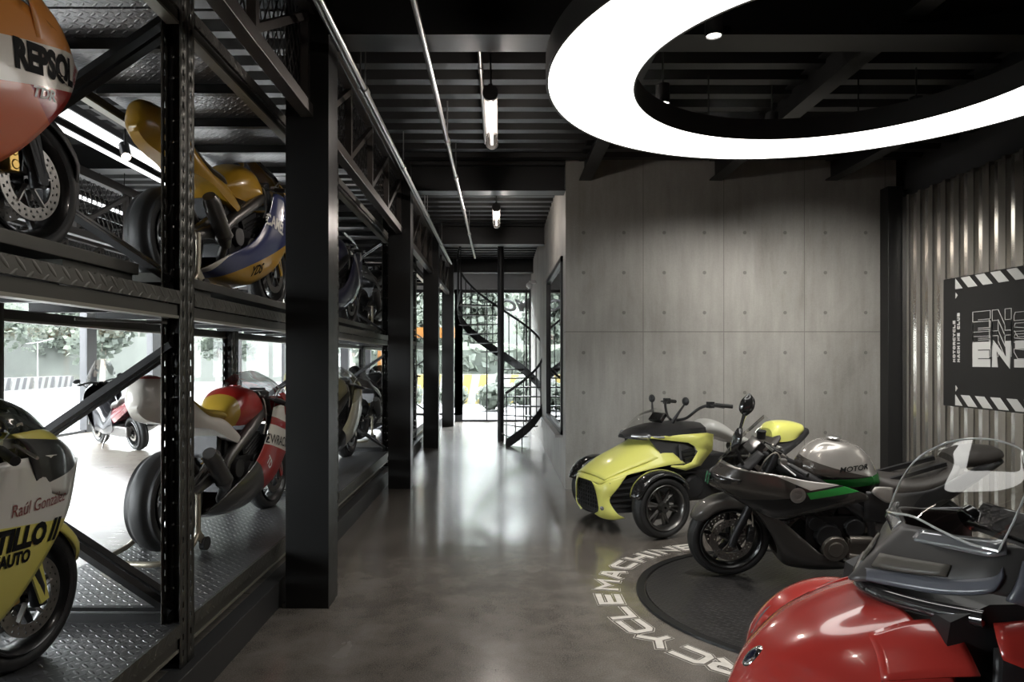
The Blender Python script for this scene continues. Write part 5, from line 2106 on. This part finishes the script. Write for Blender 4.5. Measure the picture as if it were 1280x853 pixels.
for s_ in (1, -1):
    slab(([(.345, .30, .695), (.33, .25, .745), (.325, .19, .785)], [(.23, .345, .725), (.215, .27, .79), (.21, .20, .825)], [(.12, .38, .745), (.11, .30, .80), (.11, .22, .84)]), s_, 5, 4, 'hood_facet', M_RTRED, rt, .008)
    slab(([(.67, .0, .53), (.64, .10, .49), (.56, .22, .545), (.42, .315, .61)], [(.66, .0, .42), (.63, .12, .39), (.53, .26, .41), (.40, .34, .44)], [(.62, .0, .29), (.59, .14, .27), (.49, .28, .27), (.36, .35, .28)], [(.56, .0, .18), (.52, .15, .17), (.42, .28, .17), (.30, .35, .18)]), s_, 6, 5, 'front_cheek', M_RTRED, rt, .008)
    slab(([(.655, .12, .465), (.57, .225, .50), (.46, .30, .54)], [(.645, .13, .41), (.555, .255, .43), (.45, .325, .46)]), s_, 3, 5, 'headlamp', M_GBLK, rt, .016)
    # red shoulder behind the hood, black inlet under it
    slab(([(.03, .30, .855), (-.10, .32, .875), (-.35, .33, .90), (-.8, .32, .90)], [(.05, .34, .835), (-.10, .37, .845), (-.35, .39, .85), (-.8, .37, .85)], [(.055, .365, .80), (-.08, .40, .765), (-.35, .42, .68), (-.8, .39, .62)], [(.05, .365, .785), (-.06, .40, .74), (-.36, .42, .60), (-.8, .39, .54)]), s_, 5, 5, 'shoulder_panel', M_RTRED, rt, .01)
    slab(([(.05, .33, .80), (-.06, .365, .83), (-.8, .35, .84)], [(.08, .36, .55), (-.04, .38, .55), (-.8, .36, .50)], [(.10, .38, .22), (-.1, .40, .22), (-.8, .34, .22)]), s_, 4, 4, 'side_inlet', M_BPLA, rt, .01)
b = MB()
b.prism([(-.15, .42), (.15, .42), (.20, .24), (.12, .17), (-.12, .17), (-.20, .24)], .48, .57, 'x')
for k in range(6):
    b.bar((.645 - k * .006, -.14, .38 - k * .03), (.645 - k * .006, .14, .38 - k * .03), .012, .012)
b.build('front_grille', M_BPLA, rt)
b = MB()
b.ball((0, 0, 0), (.044, .030, .010), 20)
o = b.build('emblem', M_CHROME, rt)
MB().ball((.002, 0, .004), (.032, .020, .009), 16).build('emblem_centre', mat('badge_blue_black', (0.01, 0.012, 0.03), .2, coat=1), o)
o.location = (.598, 0, .640)
o.rotation_euler = (0, R(45), 0)
# charcoal beaked upper cowl
CW = [[(-.34, .335, .90), (-.14, .325, .905), (.02, .285, .935), (.10, .20, .908), (.19, .10, .90), (.235, .05, .895), (.285, 0, .888)],
      [(-.34, .34, .97), (-.15, .325, .975), (.0, .28, 1.005), (.07, .20, .985), (.135, .10, .98), (.168, .05, .978), (.20, 0, .975)],
      [(-.34, .325, 1.04), (-.17, .31, 1.05), (-.04, .268, 1.065), (.0, .20, 1.06), (.05, .10, 1.063), (.075, .05, 1.065), (.10, 0, 1.065)]]
b = MB()
b.sgrid([sym(r) for r in CW], 5, 5)
b.build('upper_cowl', M_RTDK, rt, solid=.008)
for s_ in (1, -1):
    slab(([(.262, .015, .893), (.238, .015, .928)], [(.20, .10, .898), (.178, .10, .938)], [(.112, .205, .908), (.092, .20, .95)], [(.035, .292, .94), (.02, .28, .98)], [(.0, .30, .985), (-.01, .285, 1.01)]), s_, 5, 3, 'cowl_edge_bar', M_RTBLU, rt, .012)
    slab(([(.228, .03, .94), (.20, .03, .98)], [(.17, .115, .945), (.142, .115, .985)], [(.098, .20, .958), (.08, .195, .99)]), s_, 4, 3, 'cowl_inlay', M_RTBRN, rt, .01)
    slab(([(.0, .31, .925), (-.02, .318, .97), (-.05, .305, 1.035)], [(-.10, .338, .905), (-.12, .345, .97), (-.13, .33, 1.045)], [(-.33, .348, .90), (-.33, .355, .97), (-.33, .338, 1.05)]), s_, 5, 4, 'side_trim', M_RTBLU, rt, .014)
    slab(([(.115, .05, 1.025), (.085, .05, 1.06)], [(.065, .16, 1.03), (.042, .155, 1.07)], [(.02, .262, 1.035), (-.005, .25, 1.08)], [(-.02, .282, 1.045), (-.03, .27, 1.085)]), s_, 5, 3, 'lamp_insert', M_CLEAR_L, rt, .01)
b = MB()
b.tube([(.06, .31, .872), (.14, .20, .862), (.20, .10, .86), (.225, 0, .86), (.20, -.10, .86), (.14, -.20, .862), (.06, -.31, .872)], .026, 14, sm=4)
b.build('light_tube', mat('dark_lamp_lens', (0.035, 0.033, 0.034), .08, .2, coat=1), rt)
b = MB()
b.prism([(.10, .56), (.16, .80), (.15, .86), (.04, .91), (-.5, .92), (-.5, .56)], -.30, .30)
b.build('inner_shell', M_BPLA, rt)
SCR = [[(.0, .28, 1.055), (.04, .22, 1.06), (.065, .12, 1.075), (.075, 0, 1.09)], [(-.05, .285, 1.165), (-.03, .22, 1.17), (-.02, .12, 1.18), (-.015, 0, 1.19)],
       [(-.10, .26, 1.25), (-.105, .20, 1.26), (-.105, .11, 1.27), (-.105, 0, 1.275)], [(-.145, .18, 1.31), (-.17, .14, 1.325), (-.18, .08, 1.335), (-.185, 0, 1.34)]]
b = MB()
b.sgrid([sym(r) for r in SCR], 6, 5)
o = b.build('windscreen', M_SCREEN, rt)
e = cr(sym(SCR[3]), 4)
L_ = cr([r[0] for r in SCR], 4)
R_E = [Vector((p.x, -p.y, p.z)) for p in L_]
b = MB()
b.tube(L_ + e[1:-1] + R_E[::-1], .0035, 6)
b.tube(cr(sym(SCR[0]), 4), .004, 6)
b.build('screen_edge', mat('polished_acrylic_edge', (0.55, 0.57, 0.56), .15, coat=1), o)
b = MB()
b.box((-.24, 0, 1.06), (.05, .30, .10), Matrix.Rotation(R(-40), 3, 'Y'))
both(b, lambda q: q.cyl((-.20, .16, 1.04), (-.24, .16, 1.06), .045, n=18))
b.build('instrument_cluster', M_GBLK, rt, bev=.01)
for s_ in (1, -1):
    b = MB()
    b.tube([(-.50, .06 * s_, 1.0), (-.54, .20 * s_, 1.02), (-.66, .34 * s_, 1.04), (-.78, .40 * s_, 1.02)], .015, 10, sm=4)
    h = b.build('handlebar', M_BPLA, rt)
    b = MB()
    b.cyl((-.66, .34 * s_, 1.04), (-.80, .41 * s_, 1.02), .02, n=14)
    b.build('grip', M_RUB, h)
b = MB()
loft(b, [section(-.56, .74, .90, .18, wb=.95), section(-.75, .74, .94, .22, wb=.95), section(-.95, .72, .88, .21, wb=.95), section(-1.05, .70, .80, .19, wb=.95)])
b.build('tank_cover', M_RTRED, rt)
b = MB()
loft(b, [section(-1.0, .66, .77, .17), section(-1.15, .65, .755, .21), section(-1.4, .66, .76, .21), section(-1.5, .70, .82, .2), section(-1.56, .76, .92, .15), section(-1.7, .78, .93, .17), section(-1.95, .80, .93, .16)])
b.build('seat', M_SEAT, rt)
b = MB()
loft(b, [section(-1.2, .40, .66, .25, wb=1), section(-1.6, .42, .76, .30, wb=1), section(-2.0, .50, .92, .32, wb=1), section(-2.15, .56, .90, .28, wb=1), section(-2.2, .62, .84, .2, wb=1)])
b.build('rear_trunk', M_RTRED, rt)

# ---------------------------------------------------------------- big scooter in the left hall
sct = thing('touring_scooter', 'dark touring scooter on its side stand in the left hall beyond the racks', 'scooter', (-6.25, 11.55, .17), R(140), rx=R(-8))
wheel(sct, 'front_wheel', 'sf', (.72, 0, .28), .28, .12, .19, 5, (1, -1))
wheel(sct, 'rear_wheel', 'sr', (-.72, 0, .28), .28, .16, .19, 5, (1,), disc_r=.12, hub=.07)
M_SCB = mat('scooter_black', (0.016, 0.016, 0.018), .25, coat=.6)
M_SCR = mat('scooter_maroon', (0.11, 0.012, 0.016), .25, coat=.6)
b = MB()
both(b, lambda q: q.tube([(.72, .085, .28), (.52, .085, .72)], .026, 10))
b.build('fork', M_DALU, sct)
b = MB()
b.sgrid([sym([(.72 + (.30 - d) * math.cos(R(a)), w, .28 + (.30 - d) * math.sin(R(a))) for d, w in ((.05, .085), (0, .07), (-.005, 0))]) for a in (10, 50, 90, 130, 155)], 4, 3)
b.build('front_mudguard', M_SCB, sct, solid=.005)
b = MB()
b.sgrid([sym(r) for r in ([(.34, .20, .25), (.46, .13, .25), (.50, 0, .25)], [(.40, .27, .50), (.60, .17, .52), (.66, 0, .52)], [(.42, .30, .76), (.70, .19, .78), (.80, 0, .78)], [(.38, .27, .95), (.60, .17, .98), (.68, 0, .99)], [(.34, .16, 1.04), (.46, .10, 1.06), (.50, 0, 1.07)])], 5, 5)
b.build('front_shield', M_SCB, sct, solid=.01)
b = MB()
b.sgrid([sym(r) for r in ([(.44, .22, .98), (.58, .12, 1.0), (.62, 0, 1.01)], [(.34, .22, 1.20), (.44, .12, 1.24), (.47, 0, 1.25)], [(.24, .13, 1.40), (.31, .07, 1.44), (.33, 0, 1.45)])], 5, 5)
b.build('windscreen', M_SCREEN, sct)
b = MB()
loft(b, [section(.36, .30, .92, .22, wb=1), section(.20, .28, .70, .20, wb=1), section(.0, .26, .52, .22, wb=1), section(-.18, .28, .66, .20, wb=1), section(-.30, .34, .76, .19, wb=1)])
b.build('step_through', M_SCB, sct)
b = MB()
loft(b, [section(-.16, .62, .76, .12), section(-.34, .68, .80, .17), section(-.55, .72, .82, .17), section(-.66, .78, .90, .16), section(-.90, .84, .92, .14), section(-1.04, .86, .90, .08)])
b.build('seat', M_SEAT, sct)
b = MB()
loft(b, [section(-.22, .42, .68, .18, wb=.9), section(-.5, .50, .74, .20, wb=.9), section(-.85, .66, .84, .17, wb=.9), section(-1.10, .80, .88, .07)])
b.build('tail_body', M_SCR, sct)
b = MB()
b.ball((-1.09, 0, .83), (.03, .10, .03), 12)
b.build('tail_lamp', M_RED_L, sct)
b = MB()
b.tube([(-.30, -.16, .26), (-.55, -.20, .28), (-.62, -.22, .31), (-.98, -.23, .42)], [.025, .03, .06, .055], 12)
b.build('exhaust', M_ALU, sct)
b = MB()
b.bb((-.78, .10, .24), (-.15, .18, .40))
b.bb((-.40, -.15, .22), (.05, .15, .40))
b.build('engine', M_DALU, sct, bev=.02)
for s_ in (1, -1):
    b = MB()
    b.tube([(.40, .04 * s_, 1.06), (.38, .16 * s_, 1.09), (.28, .38 * s_, 1.08)], .014, 8, sm=3)
    b.cyl((.32, .29 * s_, 1.085), (.27, .40 * s_, 1.08), .019, n=10)
    b.build('handlebar', M_BPLA, sct)
    b = MB()
    b.tube([(.46, .20 * s_, 1.0), (.48, .30 * s_, 1.10)], .01, 6)
    b.ball((.47, .34 * s_, 1.13), (.02, .06, .04), 12)
    b.build('mirror', M_BPLA, sct)
b = MB()
b.tube([(.05, .14, .26), (-.02, .26, .10), (-.03, .31, -.035)], .013, 8)
b.build('side_stand', M_DALU, sct)
